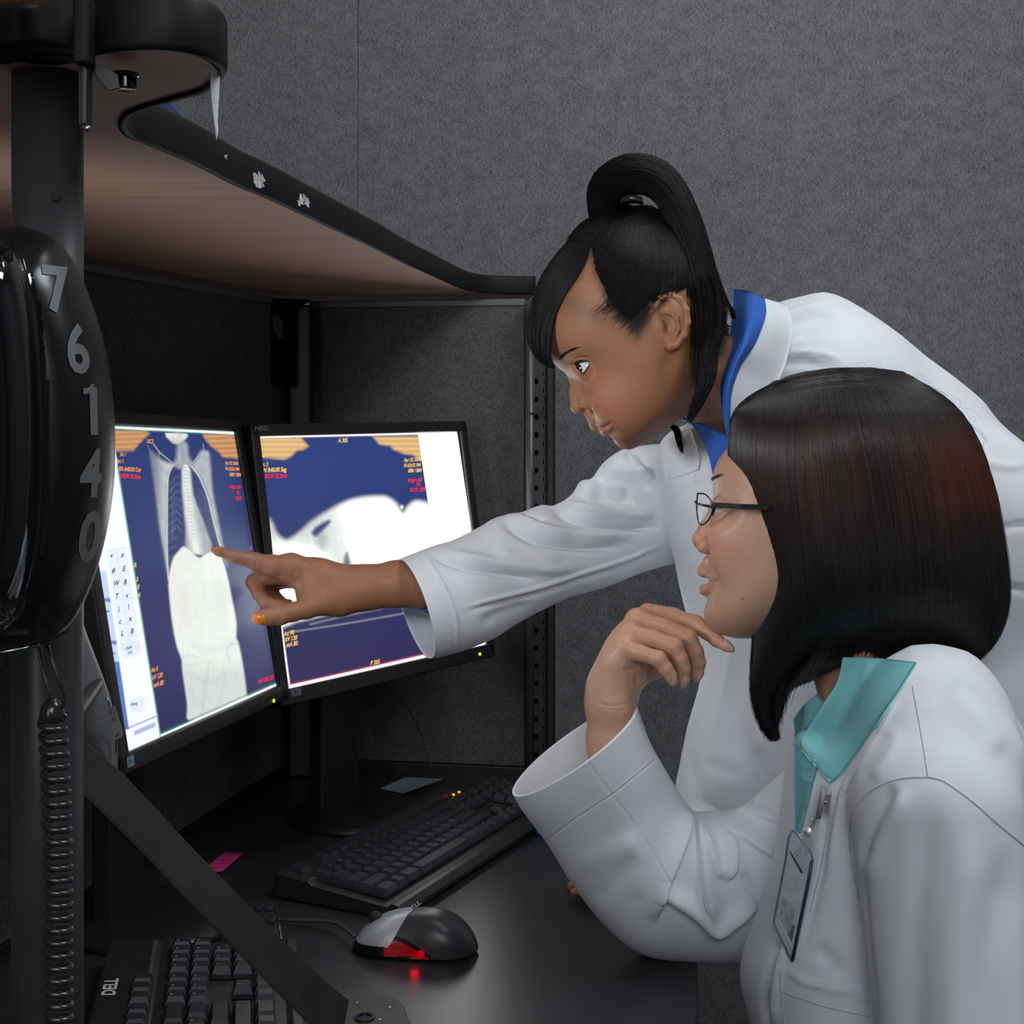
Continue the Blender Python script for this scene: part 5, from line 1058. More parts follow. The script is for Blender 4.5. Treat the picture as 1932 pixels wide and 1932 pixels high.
V = folds(V, Fc, [
    ([(795, 1043), (822, 1085), (842, 1122), (855, 1155), (860, 1200), (858, 1231)], 1.6, 0.00248, 'step'),
    ([(940, 982), (975, 1004), (1013, 1022), (1090, 1034), (1180, 1034)], 8, -0.00930), ([(940, 968), (985, 985), (1040, 1004), (1120, 1012), (1200, 1012)], 9, 0.00775),
    ([(806, 1046), (845, 1062), (884, 1075), (940, 1084), (1022, 1097)], 7, -0.00620), ([(830, 1040), (880, 1052), (950, 1064), (1030, 1074), (1100, 1070)], 9, 0.00543),
    ([(1040, 962), (1060, 975), (1100, 986), (1180, 996), (1250, 996)], 6, -0.00930), ([(1062, 948), (1100, 962), (1170, 974), (1240, 972)], 8, 0.00852),
    ([(1082, 930), (1110, 938), (1150, 940), (1200, 950)], 6, -0.00775), ([(1090, 916), (1115, 921), (1150, 922), (1185, 930)], 6, 0.00775), ([(1118, 905), (1150, 905), (1190, 912), (1230, 925)], 6, -0.00775), ([(1135, 885), (1165, 890), (1205, 896), (1240, 905)], 7, 0.00852),
    ([(1200, 850), (1215, 880), (1240, 905)], 6, -0.00620), ([(1180, 856), (1195, 880), (1215, 900)], 6, 0.00620), ([(985, 970), (1010, 980), (1030, 984)], 5, -0.00465),
    ([(856, 1150), (930, 1130), (1020, 1106), (1100, 1080), (1180, 1055), (1266, 1020)], 2.4, 0.00372), ([(862, 1160), (930, 1140), (1020, 1116), (1100, 1090), (1180, 1066), (1266, 1030)], 5, -0.00434),
    ([(900, 1178), (960, 1150), (1010, 1140)], 12, -0.00310), ([(930, 1040), (1000, 1060), (1060, 1060)], 12, 0.00310)])
o = mk('right_sleeve', V, Fc, M_COAT, RP, label='outstretched white sleeve'); sm = o.modifiers.new('s', 'SOLIDIFY'); sm.thickness = .0022; sm.offset = 0
Vb, Fb = loft([(798, 1052, 796, 1152, 1.50, .034, 0, 26, 4), (850, 1030, 856, 1176, 1.515, .04, 0, 10, 0), (900, 1010, 925, 1180, 1.53, .044)], 24, 48)
M_BLUE = M_CLOTH('royal_blue_cotton', (.035, .125, .47)); o = mk('shirt_cuff', Vb, Fb, M_BLUE, RP, label='blue shirt cuff'); o.modifiers.new('s', 'SOLIDIFY').thickness = .0015
# blue collar and shirt front
cv = patch([[(1384, 545, 1.53), (1412, 549, 1.47), (1443, 563, 1.45)], [(1381, 592, 1.48), (1410, 597, 1.41), (1445, 596, 1.42)], [(1375, 640, 1.445), (1402, 648, 1.375), (1426, 648, 1.40)], [(1363, 688, 1.42), (1382, 696, 1.365), (1398, 692, 1.385)],
            [(1358, 730, 1.405), (1370, 740, 1.36), (1381, 742, 1.372)], [(1362, 776, 1.40), (1371, 786, 1.365), (1379, 790, 1.372)], [(1371, 822, 1.405), (1376, 827, 1.375), (1381, 832, 1.38)]], 60, 24, .002)
mk('shirt_collar', *cv, M_BLUE, RP, label='blue shirt collar')
cv2 = patch([[(1404, 551, 1.52), (1440, 562, 1.475), (1485, 574, 1.50)], [(1408, 592, 1.45), (1446, 599, 1.44), (1496, 618, 1.475)], [(1398, 640, 1.40), (1428, 655, 1.41), (1484, 680, 1.455)], [(1384, 690, 1.385), (1404, 702, 1.40), (1462, 735, 1.44)],
             [(1374, 735, 1.38), (1390, 750, 1.392), (1440, 785, 1.43)], [(1372, 785, 1.38), (1382, 805, 1.395), (1420, 835, 1.43)]], 60, 24, .003, tb, .003)
mk('coat_collar', *cv2, M_COAT, RP)
sh = patch([[(1284, 788, 1.50), (1318, 800, 1.465), (1374, 824, 1.43)], [(1304, 800, 1.49), (1335, 820, 1.46), (1378, 840, 1.43)], [(1322, 826, 1.475), (1348, 845, 1.45), (1380, 868, 1.42)], [(1336, 858, 1.462), (1356, 872, 1.44), (1384, 890, 1.42)], [(1345, 896, 1.455), (1362, 905, 1.44), (1386, 915, 1.42)]], 30, 24, .002)
mk('shirt_front', *sh, M_BLUE, RP, label='blue shirt front in the open neck')
# white far collar leaf left of the neck
lf = patch([[(1246, 838, 1.60), (1272, 822, 1.60), (1302, 806, 1.55)], [(1250, 855, 1.60), (1282, 846, 1.60), (1312, 834, 1.55)], [(1254, 880, 1.60), (1288, 872, 1.60), (1320, 862, 1.6)], [(1256, 905, 1.60), (1288, 897, 1.60), (1317, 886, 1.6)]], 24, 24, .002, tb, .003)
mk('coat_lapel', *lf, M_COAT, RP)
# resting left hand and its sleeve, mostly hidden by the seated person
zD = Z_DESK
def fz(x, y, h): d = (CZ-zD-h)*F/(y-HZ); return (x, y, d)
hd = 1.47
L_ = [(chain([(1078+i*2, 1672+i*1, hd-.012+.02*i, 9), (1092+i*2, 1662, hd-.01+.02*i, 10), (1125, 1656, hd+.018*i, 13), (1170, 1650, hd+.012*i, 18)], .003), 0 if i == 0 else .002) for i in range(4)]
L_ += [(chain([(1082, 1684, hd-.03, 7), (1100, 1678, hd-.03, 10), (1150, 1662, hd-.01, 15)], .004), .004), (chain([(1170, 1650, hd+.02, 24), (1240, 1630, hd+.03, 28), (1330, 1560, 1.52, 34)], .01), .012)]
V, Fc = mesh_sdf(U(L_), .0022); mk('left_hand', V, Fc, MS1, RP, col=np.tile(np.array(SK1), (len(V), 1)), label='left hand resting on the desk')
V, Fc = loft([(1190, 1600, 1215, 1690, 1.50, .04), (1290, 1530, 1330, 1670, 1.52, .05), (1420, 1380, 1500, 1560, 1.54, .055), (1520, 1150, 1680, 1300, 1.56, .06), (1600, 900, 1760, 950, 1.57, .065)], 50, 40)
o = mk('left_sleeve', V, Fc, M_COAT, RP, label='white sleeve of the propping arm'); o.modifiers.new('s', 'SOLIDIFY').thickness = .002
# ------------------------------------------------------------------ front person: seated, chin on hand
FP = thing('person', 'seated person with a dark bob and teal collar, chin resting on one hand', 'person', (.36, 1.22, 0))
DF = 1.27
SK2 = (.60, .345, .235)
MS2 = mat('light_skin', (.6, .35, .24), .40, spec=.4, attr='tint', sss=.12, noise_amt=.04, noise_scale=260, bump=.10, bump_scale=1200)
base = [(1372, 846), (1355, 868), (1346, 894), (1345, 925), (1346, 955), (1344, 985), (1343, 1010), (1342, 1040), (1338, 1062), (1337, 1085), (1338, 1105), (1337, 1130), (1336, 1150), (1336, 1163), (1342, 1178), (1354, 1191), (1376, 1201.5), (1402, 1205), (1450, 1202), (1505, 1186), (1560, 1150), (1620, 1090), (1660, 950), (1620, 820), (1520, 750), (1430, 770)]
I2 = [(S_pillow(base, DF, .068, .060, 2.1, 3, 18, 1.7), 0), (cone((1585, 1180, 1.27), (1632, 1330, 1.27), 76, 80), .015),
      (S_ell(P(1396, 1015, DF-.037), (.0285, .022, .040)), .014), (S_ell(P(1396, 1015, DF+.037), (.0285, .022, .040)), .014),
      (S_ell(P(1352, 962, DF-.060), (.014, .026, .012)), .012, 'sub'), (S_ell(P(1364, 962, DF-.030), (.0135, .0135, .0125)), .004),
      (cone((1349, 962, DF), (1333, 996, DF), 8, 12.5), .006), (cone((1333, 996, DF), (1322, 1017, DF), 12.5, 16.5), .004), (cone((1350, 975, DF), (1336, 1022, DF), 14, 20), .006),
      (S_ell(P(1332, 1030, DF-.0125), (.0085, .006, .0075), -.3), .003), (S_ell(P(1332, 1030, DF+.0125), (.0085, .006, .0075), -.3), .003),
      (S_ell(P(1326, 1040, DF-.0075), (.0042, .0042, .0022), -.4), .002, 'sub'),
      (cone((1334, 1056, DF), (1328, 1075, DF), 7, 8), .005), (cone((1327, 1078, DF-.002), (1350, 1090, DF-.022), 8, 3.4), .006), (cone((1327, 1078, DF+.002), (1350, 1090, DF+.022), 8, 3.4), .006),
      (cone((1329, 1113, DF-.002), (1350, 1101, DF-.022), 8.2, 3.6), .006), (cone((1329, 1113, DF+.002), (1350, 1101, DF+.022), 8.2, 3.6), .006),
      (cone((1320, 1099, DF-.002), (1334, 1100, DF-.014), 1.2, 1.2), .0012, 'sub'), (cone((1334, 1100, DF-.014), (1356, 1096, DF-.034), 1.8, 2.2), .0012, 'sub'),
      (S_ell(P(1357, 1160, DF), (.0125, .016, .014)), .010)]
op2 = S_pillow([(1346, 960), (1352, 956.5), (1358, 957), (1363, 961), (1357, 966), (1350, 967)], DF-.045, .03, .004, 2, 3)
I2 += [(op2, .0008, 'sub')]
V, Fc = mesh_sdf(U(I2), .0015, lo=(P(1300, 0, DF).x, DF-.078, P(0, 1345, DF).z), hi=(P(1720, 0, DF).x, DF+.078, P(0, 745, DF).z))
V = folds(V, Fc, [([(1321, 1100), (1336, 1101), (1354, 1096)], 1.9, -.0012), ([(1344, 1016), (1346, 1030), (1340, 1042)], 2.4, -.0011), ([(1350, 950), (1360, 947), (1374, 952)], 2.2, -.0007), ([(1320, 1040), (1330, 1042)], 2, -.001)])
col = paint(V, SK2, [([(1300, 985), (1340, 985), (1350, 1050), (1300, 1050)], 16, (.62, .26, .17), .6), ([(1345, 990), (1400, 980), (1420, 1060), (1360, 1080)], 40, (.66, .30, .22), .5),
    ([(1318, 1068), (1330, 1070), (1352, 1088), (1357, 1096), (1334, 1100), (1320, 1099)], 2, (.56, .27, .20), .5), ([(1320, 1100), (1334, 1101), (1357, 1097), (1345, 1110), (1332, 1124), (1319, 1122)], 2, (.58, .24, .20), .7),
    ([(1398, 1128), (1402, 1128), (1402, 1132), (1398, 1132)], 1.5, (.10, .04, .03), .9)])
mk('head', V, Fc, MS2, FP, col=col); fb = bvh_of(V, Fc)
eyeball(FP, P(1364, 962, DF-.030), .0122, (-.97, -.22, -.05))
ls = MB()
for i in range(12):
    f = i/11; x, y = 1350+f*14, 958.5-3*math.sin(f*2.4); a = cast(fb, x, y, .0005) or P(x, y, DF-.03); ls.tube([a, a+Vector((-.0035, -.001, -.0008)), a+Vector((-.0065, -.001, .0006))], [.00025, .0002, .00008], 3)
ls.obj('eyelashes', M_LASH, FP, True)
bp_ = hair_paths([(1341, 903), (1350, 897), (1362, 893)], [(1344, 908), (1352, 902), (1366, 897)], 24, 4, on_mesh(fb, .0005, .0002, DF), jit=1.2)
mk('eyebrow', *strands(bp_, .0002), M_LASH, FP)

# supporting hand and forearm
H = [(chain([(1196, 1310, 1.262, 0), (1196, 1310, 1.262, 0)], .001), 0)][:0]
H = [(chain([(1160, 1560, 1.27, 50), (1156, 1400, 1.262, 45), (1152, 1325, 1.258, 44), (1156, 1285, 1.258, 37), (1176, 1240, 1.260, 30)], .012), 0), (chain([(1140, 1300, 1.254, 24), (1160, 1250, 1.248, 23), (1178, 1222, 1.243, 20)], .01), .012), (chain([(1150, 1290, 1.258, 26), (1172, 1225, 1.256, 24), (1190, 1193, 1.253, 19)], .01), .012), (chain([(1160, 1285, 1.262, 26), (1184, 1205, 1.268, 24), (1202, 1167, 1.268, 18)], .01), .012),
     (chain([(1168, 1285, 1.274, 30), (1218, 1170, 1.284, 20)], .01), .02), (chain([(1172, 1280, 1.262, 30), (1200, 1222, 1.262, 24)], .01), .014),
     (chain([(1165, 1295, 1.275, 32), (1200, 1272, 1.285, 24), (1240, 1262, 1.295, 15), (1262, 1240, 1.30, 12)], .006), .012),
     (chain([(1222, 1155, 1.286, 17), (1268, 1162, 1.288, 15.5), (1312, 1177, 1.285, 16), (1334, 1192, 1.276, 14), (1352, 1208, 1.268, 12.2), (1370, 1219, 1.262, 9.5), (1380, 1225, 1.26, 6.5)], .003), .004),
     (chain([(1198, 1168, 1.268, 18.5), (1250, 1182, 1.264, 16.2), (1298, 1203, 1.258, 17.5), (1312, 1230, 1.256, 15), (1318, 1250, 1.256, 13), (1316, 1270, 1.258, 11), (1314, 1280, 1.259, 8)], .003), .0025),
     (chain([(1186, 1195, 1.254, 18.5), (1230, 1204, 1.248, 16), (1272, 1219, 1.242, 16.5), (1284, 1243, 1.241, 13.6), (1290, 1262, 1.242, 12.4), (1290, 1282, 1.243, 10.5), (1289, 1291, 1.244, 8)], .003), .0025),
     (chain([(1176, 1224, 1.244, 18), (1208, 1232, 1.236, 15), (1242, 1243, 1.230, 14.8), (1256, 1261, 1.229, 12.4), (1265, 1275, 1.230, 11), (1270, 1286, 1.231, 9)], .003), .0025)]
V, Fc = mesh_sdf(U(H), .0012)
V = folds(V, Fc, [([(1120, 1322), (1150, 1332), (1192, 1326)], 2, -.0006), ([(1128, 1318), (1158, 1326), (1190, 1319)], 6, .0004), ([(1140, 1336), (1166, 1341), (1190, 1336)], 2, -.0004), ([(1196, 1160), (1188, 1180)], 7, .0008), ([(1172, 1262), (1190, 1264), (1202, 1256)], 3, -.0009), ([(1290, 1190), (1300, 1200)], 4, -.0003), ([(1200, 1272), (1203, 1285), (1200, 1298)], 3, -.0015)])
col = paint(V, SK2, [([(1190, 1140), (1330, 1170), (1340, 1260), (1260, 1290), (1180, 1240)], 25, (.56, .27, .16), .55), ([(1340, 1195), (1395, 1220), (1370, 1240), (1340, 1215)], 8, (.62, .28, .2), .6)])
mk('right_hand', V, Fc, MS2, FP, col=col, label='right hand curled under the chin'); nb = bvh_of(V, Fc)
MN2 = mat('natural_nail', (.66, .40, .36), .22, spec=.6, coat=.3, noise_amt=.05)
nail([(1366, 1206), (1372, 1206), (1382, 1216), (1386, 1224), (1381, 1226), (1372, 1220), (1366, 1213)], MN2, FP, nb, .0006)
nail([(1324, 1262), (1327, 1266), (1324, 1279), (1318, 1288), (1314, 1286), (1317, 1272)], MN2, FP, nb, .0006)
nail([(1294, 1276), (1297, 1280), (1294, 1292), (1288, 1299), (1285, 1296), (1288, 1284)], MN2, FP, nb, .0006)
nail([(1274, 1275), (1277, 1280), (1275, 1290), (1270, 1295), (1267, 1292), (1269, 1283)], MN2, FP, nb, .0006)

# hair: bob
HP = [(1390, 772), (1379, 800), (1373, 830), (1373, 870), (1382, 930), (1393, 985), (1410, 1040), (1424, 1100), (1429, 1170), (1422, 1240), (1417, 1290), (1424, 1340), (1438, 1366), (1450, 1376), (1454, 1345), (1462, 1315), (1488, 1285), (1510, 1262), (1540, 1240), (1580, 1236), (1620, 1240), (1680, 1236), (1740, 1232), (1800, 1236), (1845, 1238), (1874, 1212), (1896, 1160), (1902, 1110), (1896, 1040), (1882, 960), (1860, 870), (1822, 792), (1766, 738), (1700, 705), (1620, 697), (1550, 700), (1480, 716), (1425, 742)]
sh_ = S_pillow(HP, DF, .088, .075, 2.0, 3, 22)
V, Fc = mesh_sdf(sh_, .0025, lo=(P(1360, 0, DF).x, DF-.095, P(0, 1390, DF).z), hi=(P(1915, 0, DF).x, DF+.095, P(0, 685, DF).z))
hbv = bvh_of(V, Fc); base_h = (V-vnormals(V, Fc)*.0035, Fc)
gA = [(1394, 775), (1380, 830), (1386, 915), (1404, 1010), (1423, 1100), (1428, 1190), (1419, 1290), (1432, 1350), (1456, 1392)]
gA2 = [(1470, 718), (1452, 800), (1450, 910), (1462, 1020), (1474, 1110), (1476, 1190), (1462, 1270), (1444, 1340), (1462, 1388)]
gC = [(1520, 706), (1512, 800), (1516, 910), (1526, 1020), (1536, 1110), (1536, 1170), (1524, 1225), (1498, 1275), (1478, 1305)]
gM = [(1570, 699), (1584, 790), (1602, 900), (1618, 1010), (1626, 1090), (1628, 1150), (1622, 1200), (1608, 1238), (1592, 1250)]
gN = [(1640, 698), (1714, 770), (1752, 880), (1774, 990), (1784, 1080), (1786, 1150), (1782, 1200), (1772, 1234), (1764, 1247)]
gB = [(1704, 706), (1806, 775), (1862, 880), (1888, 990), (1901, 1090), (1898, 1150), (1880, 1200), (1856, 1230), (1842, 1246)]
ps = []
def hm(lift, jl): return on_mesh(hbv, lift, jl, DF)
for a, b, n in ((gA, gA2, 2600), (gA2, gC, 1900), (gC, gM, 2400), (gM, gN, 3000), (gN, gB, 2600)): ps.append(hair_paths(a, b, n, 26, hm(.0012, .0012), jit=3.5, wave=2.2, len_jit=.035, warp=1.7))
ps.append(hair_paths([(1376, 815), (1384, 785), (1408, 758), (1450, 734), (1520, 712), (1600, 702), (1680, 712), (1740, 742), (1800, 800)], [(1392, 850), (1402, 810), (1430, 780), (1480, 755), (1550, 736), (1620, 730), (1690, 742), (1750, 780), (1800, 840)], 500, 26, hm(.0010, .0010), jit=9, wave=5, fe=.5, len_jit=.3))
fly = []
for i in range(46):                                                    # flyaways around the crown and the ends
    a = RNG.uniform(math.pi*1.2, math.pi*1.9); cx_, cy_ = 1630, 960; x = cx_+262*math.cos(a); y = cy_+262*math.sin(a)
    if y > 1000: continue
    dx, dy = math.cos(a), math.sin(a); L = RNG.uniform(20, 95); th = RNG.uniform(-1, 1); d = DF-.03+RNG.uniform(-.03, .03)
    q = [P(x-8*dx+L*t*(-dy)*(.9 if th > 0 else -.9)+abs(th)*22*dx*math.sin(t*2.6), y-8*dy+L*t*dx*(.9 if th > 0 else -.9)+abs(th)*22*dy*math.sin(t*2.6), d)[:] for t in np.linspace(0, 1, 26)]; fly.append(q)
for i in range(150):
    f = RNG.uniform(); x, y = (1460+f*400, 1243 if f > .18 else 1330-f*450); d0 = cast(hbv, x, y-30, .0); d0 = d0.y if d0 else DF-.03
    q = [P(x+RNG.normal(0, .5)+6*math.sin(i+2*t)*t, y-30+t*RNG.uniform(40, 48), d0-.001)[:] for t in np.linspace(0, 1, 26)]; fly.append(q)
for i in range(0):
    t0 = RNG.uniform(); g = catmull(gA, 40); k_ = int(t0*30)+2; x, y = g[k_]; q = [P(x+3-t*RNG.uniform(10, 30)*(1 if i % 2 else .4), y+t*RNG.uniform(30, 60), DF-.045)[:] for t in np.linspace(0, 1, 26)]; fly.append(q)
allp = np.concatenate(ps); s1 = strands(allp, RNG.uniform(.00028, .00055, len(allp)), tip=.3); s2 = strands(np.array(fly), .00008, tip=.4)
VV, FF = merge(base_h, s1, s2); px, py = proj(VV)
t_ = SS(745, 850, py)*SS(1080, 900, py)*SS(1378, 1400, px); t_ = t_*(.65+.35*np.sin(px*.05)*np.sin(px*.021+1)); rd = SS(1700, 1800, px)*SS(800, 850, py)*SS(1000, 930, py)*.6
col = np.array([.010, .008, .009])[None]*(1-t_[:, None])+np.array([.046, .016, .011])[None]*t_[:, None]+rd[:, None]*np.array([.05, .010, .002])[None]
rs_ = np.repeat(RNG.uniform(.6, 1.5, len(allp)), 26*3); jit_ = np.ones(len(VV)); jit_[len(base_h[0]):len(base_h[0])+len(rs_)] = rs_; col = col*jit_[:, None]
mk('hair', VV, FF, mat('dark_brown_hair', (.02, .01, .01), .40, spec=.45, attr='tint'), FP, col=col, label='straight dark bob with a reddish-brown tone')

# coat body with the near arm
TF = [(1497, 1395), (1481, 1449), (1474, 1511), (1459, 1614), (1433, 1706), (1402, 1793), (1396, 1840), (1402, 1881), (1415, 1932), (1425, 2060), (1430, 2300), (2300, 2300), (2250, 1750), (2050, 1560), (1990, 1470), (1936, 1385), (1886, 1300), (1842, 1243), (1800, 1226), (1720, 1222), (1640, 1280), (1590, 1350), (1550, 1390), (1520, 1378)]
BT = U([(S_pillow(TF, 1.22, .135, .085, 2.1, 2, 36), 0), (cone((1768, 1370, 1.17), (1788, 1444, 1.10), 128, 143), .03), (cone((1766, 1535, 1.065), (1836, 2150, 1.02), 160, 152), .012)])
V, Fc = mesh_sdf(BT, .0036, lo=(P(1380, 0, 1.2).x, .93, P(0, 2020, 1.22).z), hi=(P(2120, 0, 1.2).x, 1.37, P(0, 1190, 1.05).z))
V = folds(V, Fc, [
    ([(1628, 1640), (1630, 1712), (1636, 1790), (1644, 1860), (1652, 1940)], 7, -.005), ([(1705, 1290), (1659, 1372), (1623, 1434), (1592, 1501), (1576, 1580), (1560, 1680)], 7, .0045), ([(1600, 1540), (1604, 1610), (1614, 1700), (1626, 1790)], 8, -.004),
    ([(1690, 1475), (1664, 1520), (1636, 1580), (1622, 1640)], 12, -.005), ([(1715, 1480), (1690, 1540), (1656, 1610), (1640, 1680)], 13, .004), ([(1670, 1370), (1645, 1420), (1618, 1480)], 10, -.0018), ([(1700, 1370), (1676, 1430), (1644, 1480)], 13, .0018),
    ([(1752, 1480), (1748, 1600), (1726, 1760), (1716, 2150)], 30, -.005), ([(1830, 1530), (1822, 1660), (1800, 1800), (1796, 2150)], 32, .005), ([(1890, 1580), (1888, 1700), (1868, 1860), (1862, 2150)], 30, -.005), ([(1790, 1280), (1842, 1350), (1890, 1430)], 24, .004),
    ([(1476, 1765), (1450, 1834), (1441, 1886), (1450, 1945)], 6, -.006), ([(1492, 1760), (1468, 1840), (1460, 1940)], 8, .004),
    ([(1469, 1830), (1505, 1848), (1556, 1866), (1600, 1875), (1642, 1880)], 3, .003, 'step'), ([(1535, 1785), (1565, 1812), (1592, 1850)], 14, -.004),
    ([(1540, 1450), (1530, 1500), (1512, 1567), (1498, 1640), (1478, 1740)], 4, .004), ([(1560, 1500), (1553, 1600), (1536, 1700), (1512, 1790)], 9, -.003)])
mk('coat', V, Fc, M_COAT, FP, label='white lab coat body and near sleeve')
cb_ = bvh_of(V, Fc); M_SEAM = mat('seam_shade_grey', (.50, .52, .56), .9, noise_amt=.05)  # seam cord greyer than the coat: its shadow line put into the colour
for pts in ([(1722, 1296), (1736, 1372), (1751, 1466)], [(1751, 1466), (1782, 1475), (1833, 1511), (1880, 1552), (1940, 1602)], [(1751, 1466), (1700, 1469), (1659, 1483), (1623, 1511), (1607, 1547), (1602, 1588), (1611, 1650), (1625, 1712)],
            [(1470, 1868), (1510, 1884), (1560, 1900), (1640, 1918)], [(1471, 1833), (1474, 1880), (1482, 1945)], [(1705, 1296), (1662, 1372), (1628, 1434), (1596, 1496)], [(1570, 1490), (1562, 1560), (1548, 1640), (1528, 1720)]):
    seam_line('seam', cb_, pts, FP, M_SEAM)
# far sleeve with open turned cuff, elbow on the desk
R_ = [(1197, 1330, 971, 1499, 1.262, .066, .0, 25, 20), (1222, 1398, 991, 1532, 1.266, .064, 0, 16, 14), (1248, 1444, 1035, 1590, 1.272, .062, 0, 6, 6), (1272, 1484, 1085, 1672, 1.28, .060), (1291, 1514, 1145, 1747, 1.285, .060), (1310, 1532, 1215, 1799, 1.29, .060), (1334, 1533, 1300, 1814, 1.295, .060), (1394, 1526, 1400, 1817, 1.30, .058), (1440, 1490, 1450, 1820, 1.305, .055), (1485, 1450, 1500, 1800, 1.31, .05)]
V, Fc = loft(R_, 260, 260)
V = folds(V, Fc, [
    ([(1010, 1606), (1040, 1578), (1094, 1537), (1156, 1496), (1226, 1440), (1250, 1415)], 1.5, .0007, 'seam'), ([(1100, 1420), (1107, 1431), (1145, 1485), (1207, 1567), (1262, 1662)], 1.3, .0008, 'seam'),
    ([(1232, 1742), (1256, 1670), (1280, 1610), (1297, 1552), (1286, 1518)], 7, .0085, 'step'), ([(1312, 1535), (1320, 1600), (1328, 1680), (1345, 1745)], 6.5, .0085, 'step'),
    ([(1225, 1690), (1262, 1694), (1310, 1722), (1351, 1757), (1388, 1736), (1440, 1704)], 7, .0090, 'step'), ([(1364, 1664), (1384, 1640), (1386, 1600), (1368, 1565)], 6, .0065, 'step'), ([(1326, 1575), (1345, 1630), (1360, 1662)], 5, .0045, 'step'),
    ([(1310, 1540), (1390, 1530), (1440, 1542), (1480, 1558)], 5, .0045, 'step'), ([(1376, 1567), (1410, 1586), (1465, 1620)], 6, .0045, 'step'), ([(1425, 1524), (1447, 1490), (1482, 1460)], 4, .003, 'step'), ([(1395, 1640), (1425, 1690), (1445, 1725)], 10, -.004),
    ([(1085, 1636), (1150, 1606), (1210, 1600)], 22, .0018), ([(1120, 1706), (1180, 1640), (1215, 1610)], 20, -.0022), ([(1180, 1560), (1205, 1640), (1200, 1700)], 18, .0018)])
V = cloth_noise(V, Fc, .0005, 34)
o = mk('right_sleeve', V, Fc, M_COAT, FP, label='wide white sleeve with turned cuff'); sm = o.modifiers.new('s', 'SOLIDIFY'); sm.thickness = .0028; sm.offset = 0
# teal collar and shirt
M_TEAL = M_CLOTH('teal_cotton', (.20, .49, .50), .2)
near = patch([[(1590, 1240, 1.215), (1660, 1242, 1.19), (1728, 1249, 1.18)], [(1580, 1285, 1.205), (1640, 1295, 1.175), (1706, 1284, 1.17)], [(1552, 1330, 1.205), (1604, 1352, 1.17), (1664, 1348, 1.165)], [(1530, 1366, 1.21), (1576, 1398, 1.175), (1629, 1400, 1.17)], [(1513, 1403, 1.215), (1548, 1436, 1.185), (1590, 1452, 1.18)], [(1540, 1442, 1.205), (1553, 1460, 1.19), (1565, 1476, 1.185)]], 70, 40, .0022, cb_, .005)
Vn, Fn = near; Vn = folds(Vn, Fn, [([(1700, 1292), (1655, 1352), (1620, 1404), (1566, 1468), (1520, 1410)], 1.3, -.0007), ([(1640, 1240), (1625, 1300), (1590, 1360)], 9, .0015)])
mk('shirt_collar', Vn, Fn, M_TEAL, FP, label='teal shirt collar')
far_ = patch([[(1497, 1357, 1.275), (1516, 1330, 1.255), (1540, 1310, 1.24)], [(1499, 1390, 1.27), (1522, 1368, 1.245), (1553, 1336, 1.225)], [(1497, 1420, 1.265), (1510, 1412, 1.24), (1528, 1396, 1.225)]], 30, 30, .002, cb_, .003)
mk('shirt_collar', *far_, M_TEAL, FP, label='far leaf of the teal collar')
st = patch([[(1496, 1405, 1.24), (1520, 1412, 1.22), (1546, 1436, 1.21)], [(1497, 1460, 1.24), (1514, 1465, 1.22), (1536, 1470, 1.21)], [(1499, 1520, 1.24), (1509, 1522, 1.22), (1524, 1520, 1.21)], [(1500, 1570, 1.24), (1505, 1570, 1.22), (1511, 1570, 1.21)]], 50, 14, .001, cb_, .0022)
Vs, Fs_ = folds(st[0], st[1], [([(1506, 1440), (1530, 1450), (1545, 1448)], 2.5, .0012), ([(1506, 1460), (1520, 1474), (1536, 1470)], 2.5, .001), ([(1510, 1430), (1520, 1490), (1522, 1540)], 2, .001)]), st[1]
mk('shirt_front', Vs, Fs_, M_TEAL, FP, label='teal shirt strip in the open coat')
MB().lathe(P(1518, 1418, 1.19), (0, -1, .1), [(.0001, .0016), (.003, .0016), (.0036, .0008), (.0036, -.001)], 16).obj('shirt_button', mat('pale_button', (.55, .62, .62), .3, noise_amt=.05), FP, True)

# glasses: worn but a thing of its own
G_ = thing('eyeglasses', 'thin dark metal eyeglasses worn by the seated person', 'glasses', P(1340, 958, DF))
MG = mat('dark_metal_frame', (.03, .028, .028), .25, metal=.5, noise_amt=.1); ML = mat('clear_lens', (.8, .85, .85), .02, spec=.6, alpha=.16)
for side, l, dx in (('n', -.034, 0), ('f', .034, 0)):
    ring = catmull([(1316, 931, l-.006), (1330, 932.5, l-.016), (1342, 946, l-.021), (1344, 964, l-.022), (1336, 982, l-.017), (1322, 990, l-.008), (1316.5, 978, l+.004), (1314.5, 955, l+.006), (1316, 931, l-.006)], 40)
    pts3 = [P(x, y, DF+q_) for x, y, q_ in ring]; MB().tube(pts3, .0007, 8).obj('rim', MG, G_, True)
    n = len(pts3); c = sum(pts3, Vector())/n; mk('lens', [tuple(p) for p in pts3]+[tuple(c)], [(i, (i+1) % n, n) for i in range(n-1)], ML, G_, True)
MB().tube([P(1313.5, 950, DF-.028), P(1330, 954, DF-.050), P(1346, 956.5, DF-.060)], [.0011, .0012, .0012], 8).obj('end_piece', MG, G_, True)
tp = [P(1344, 953, DF-.062), P(1398, 956.5, DF-.076), P(1450, 958, DF-.080)]
mk('temple', [tuple(p+Vector((0, dy, dz))) for p in tp for dy, dz in ((0, .0026), (0, -.0020), (.001, -.0020), (.001, .0026))], [(i*4+k, i*4+(k+1) % 4, (i+1)*4+(k+1) % 4, (i+1)*4+k) for i in range(2) for k in range(4)]+[(3, 2, 1, 0)], MG, G_, False)
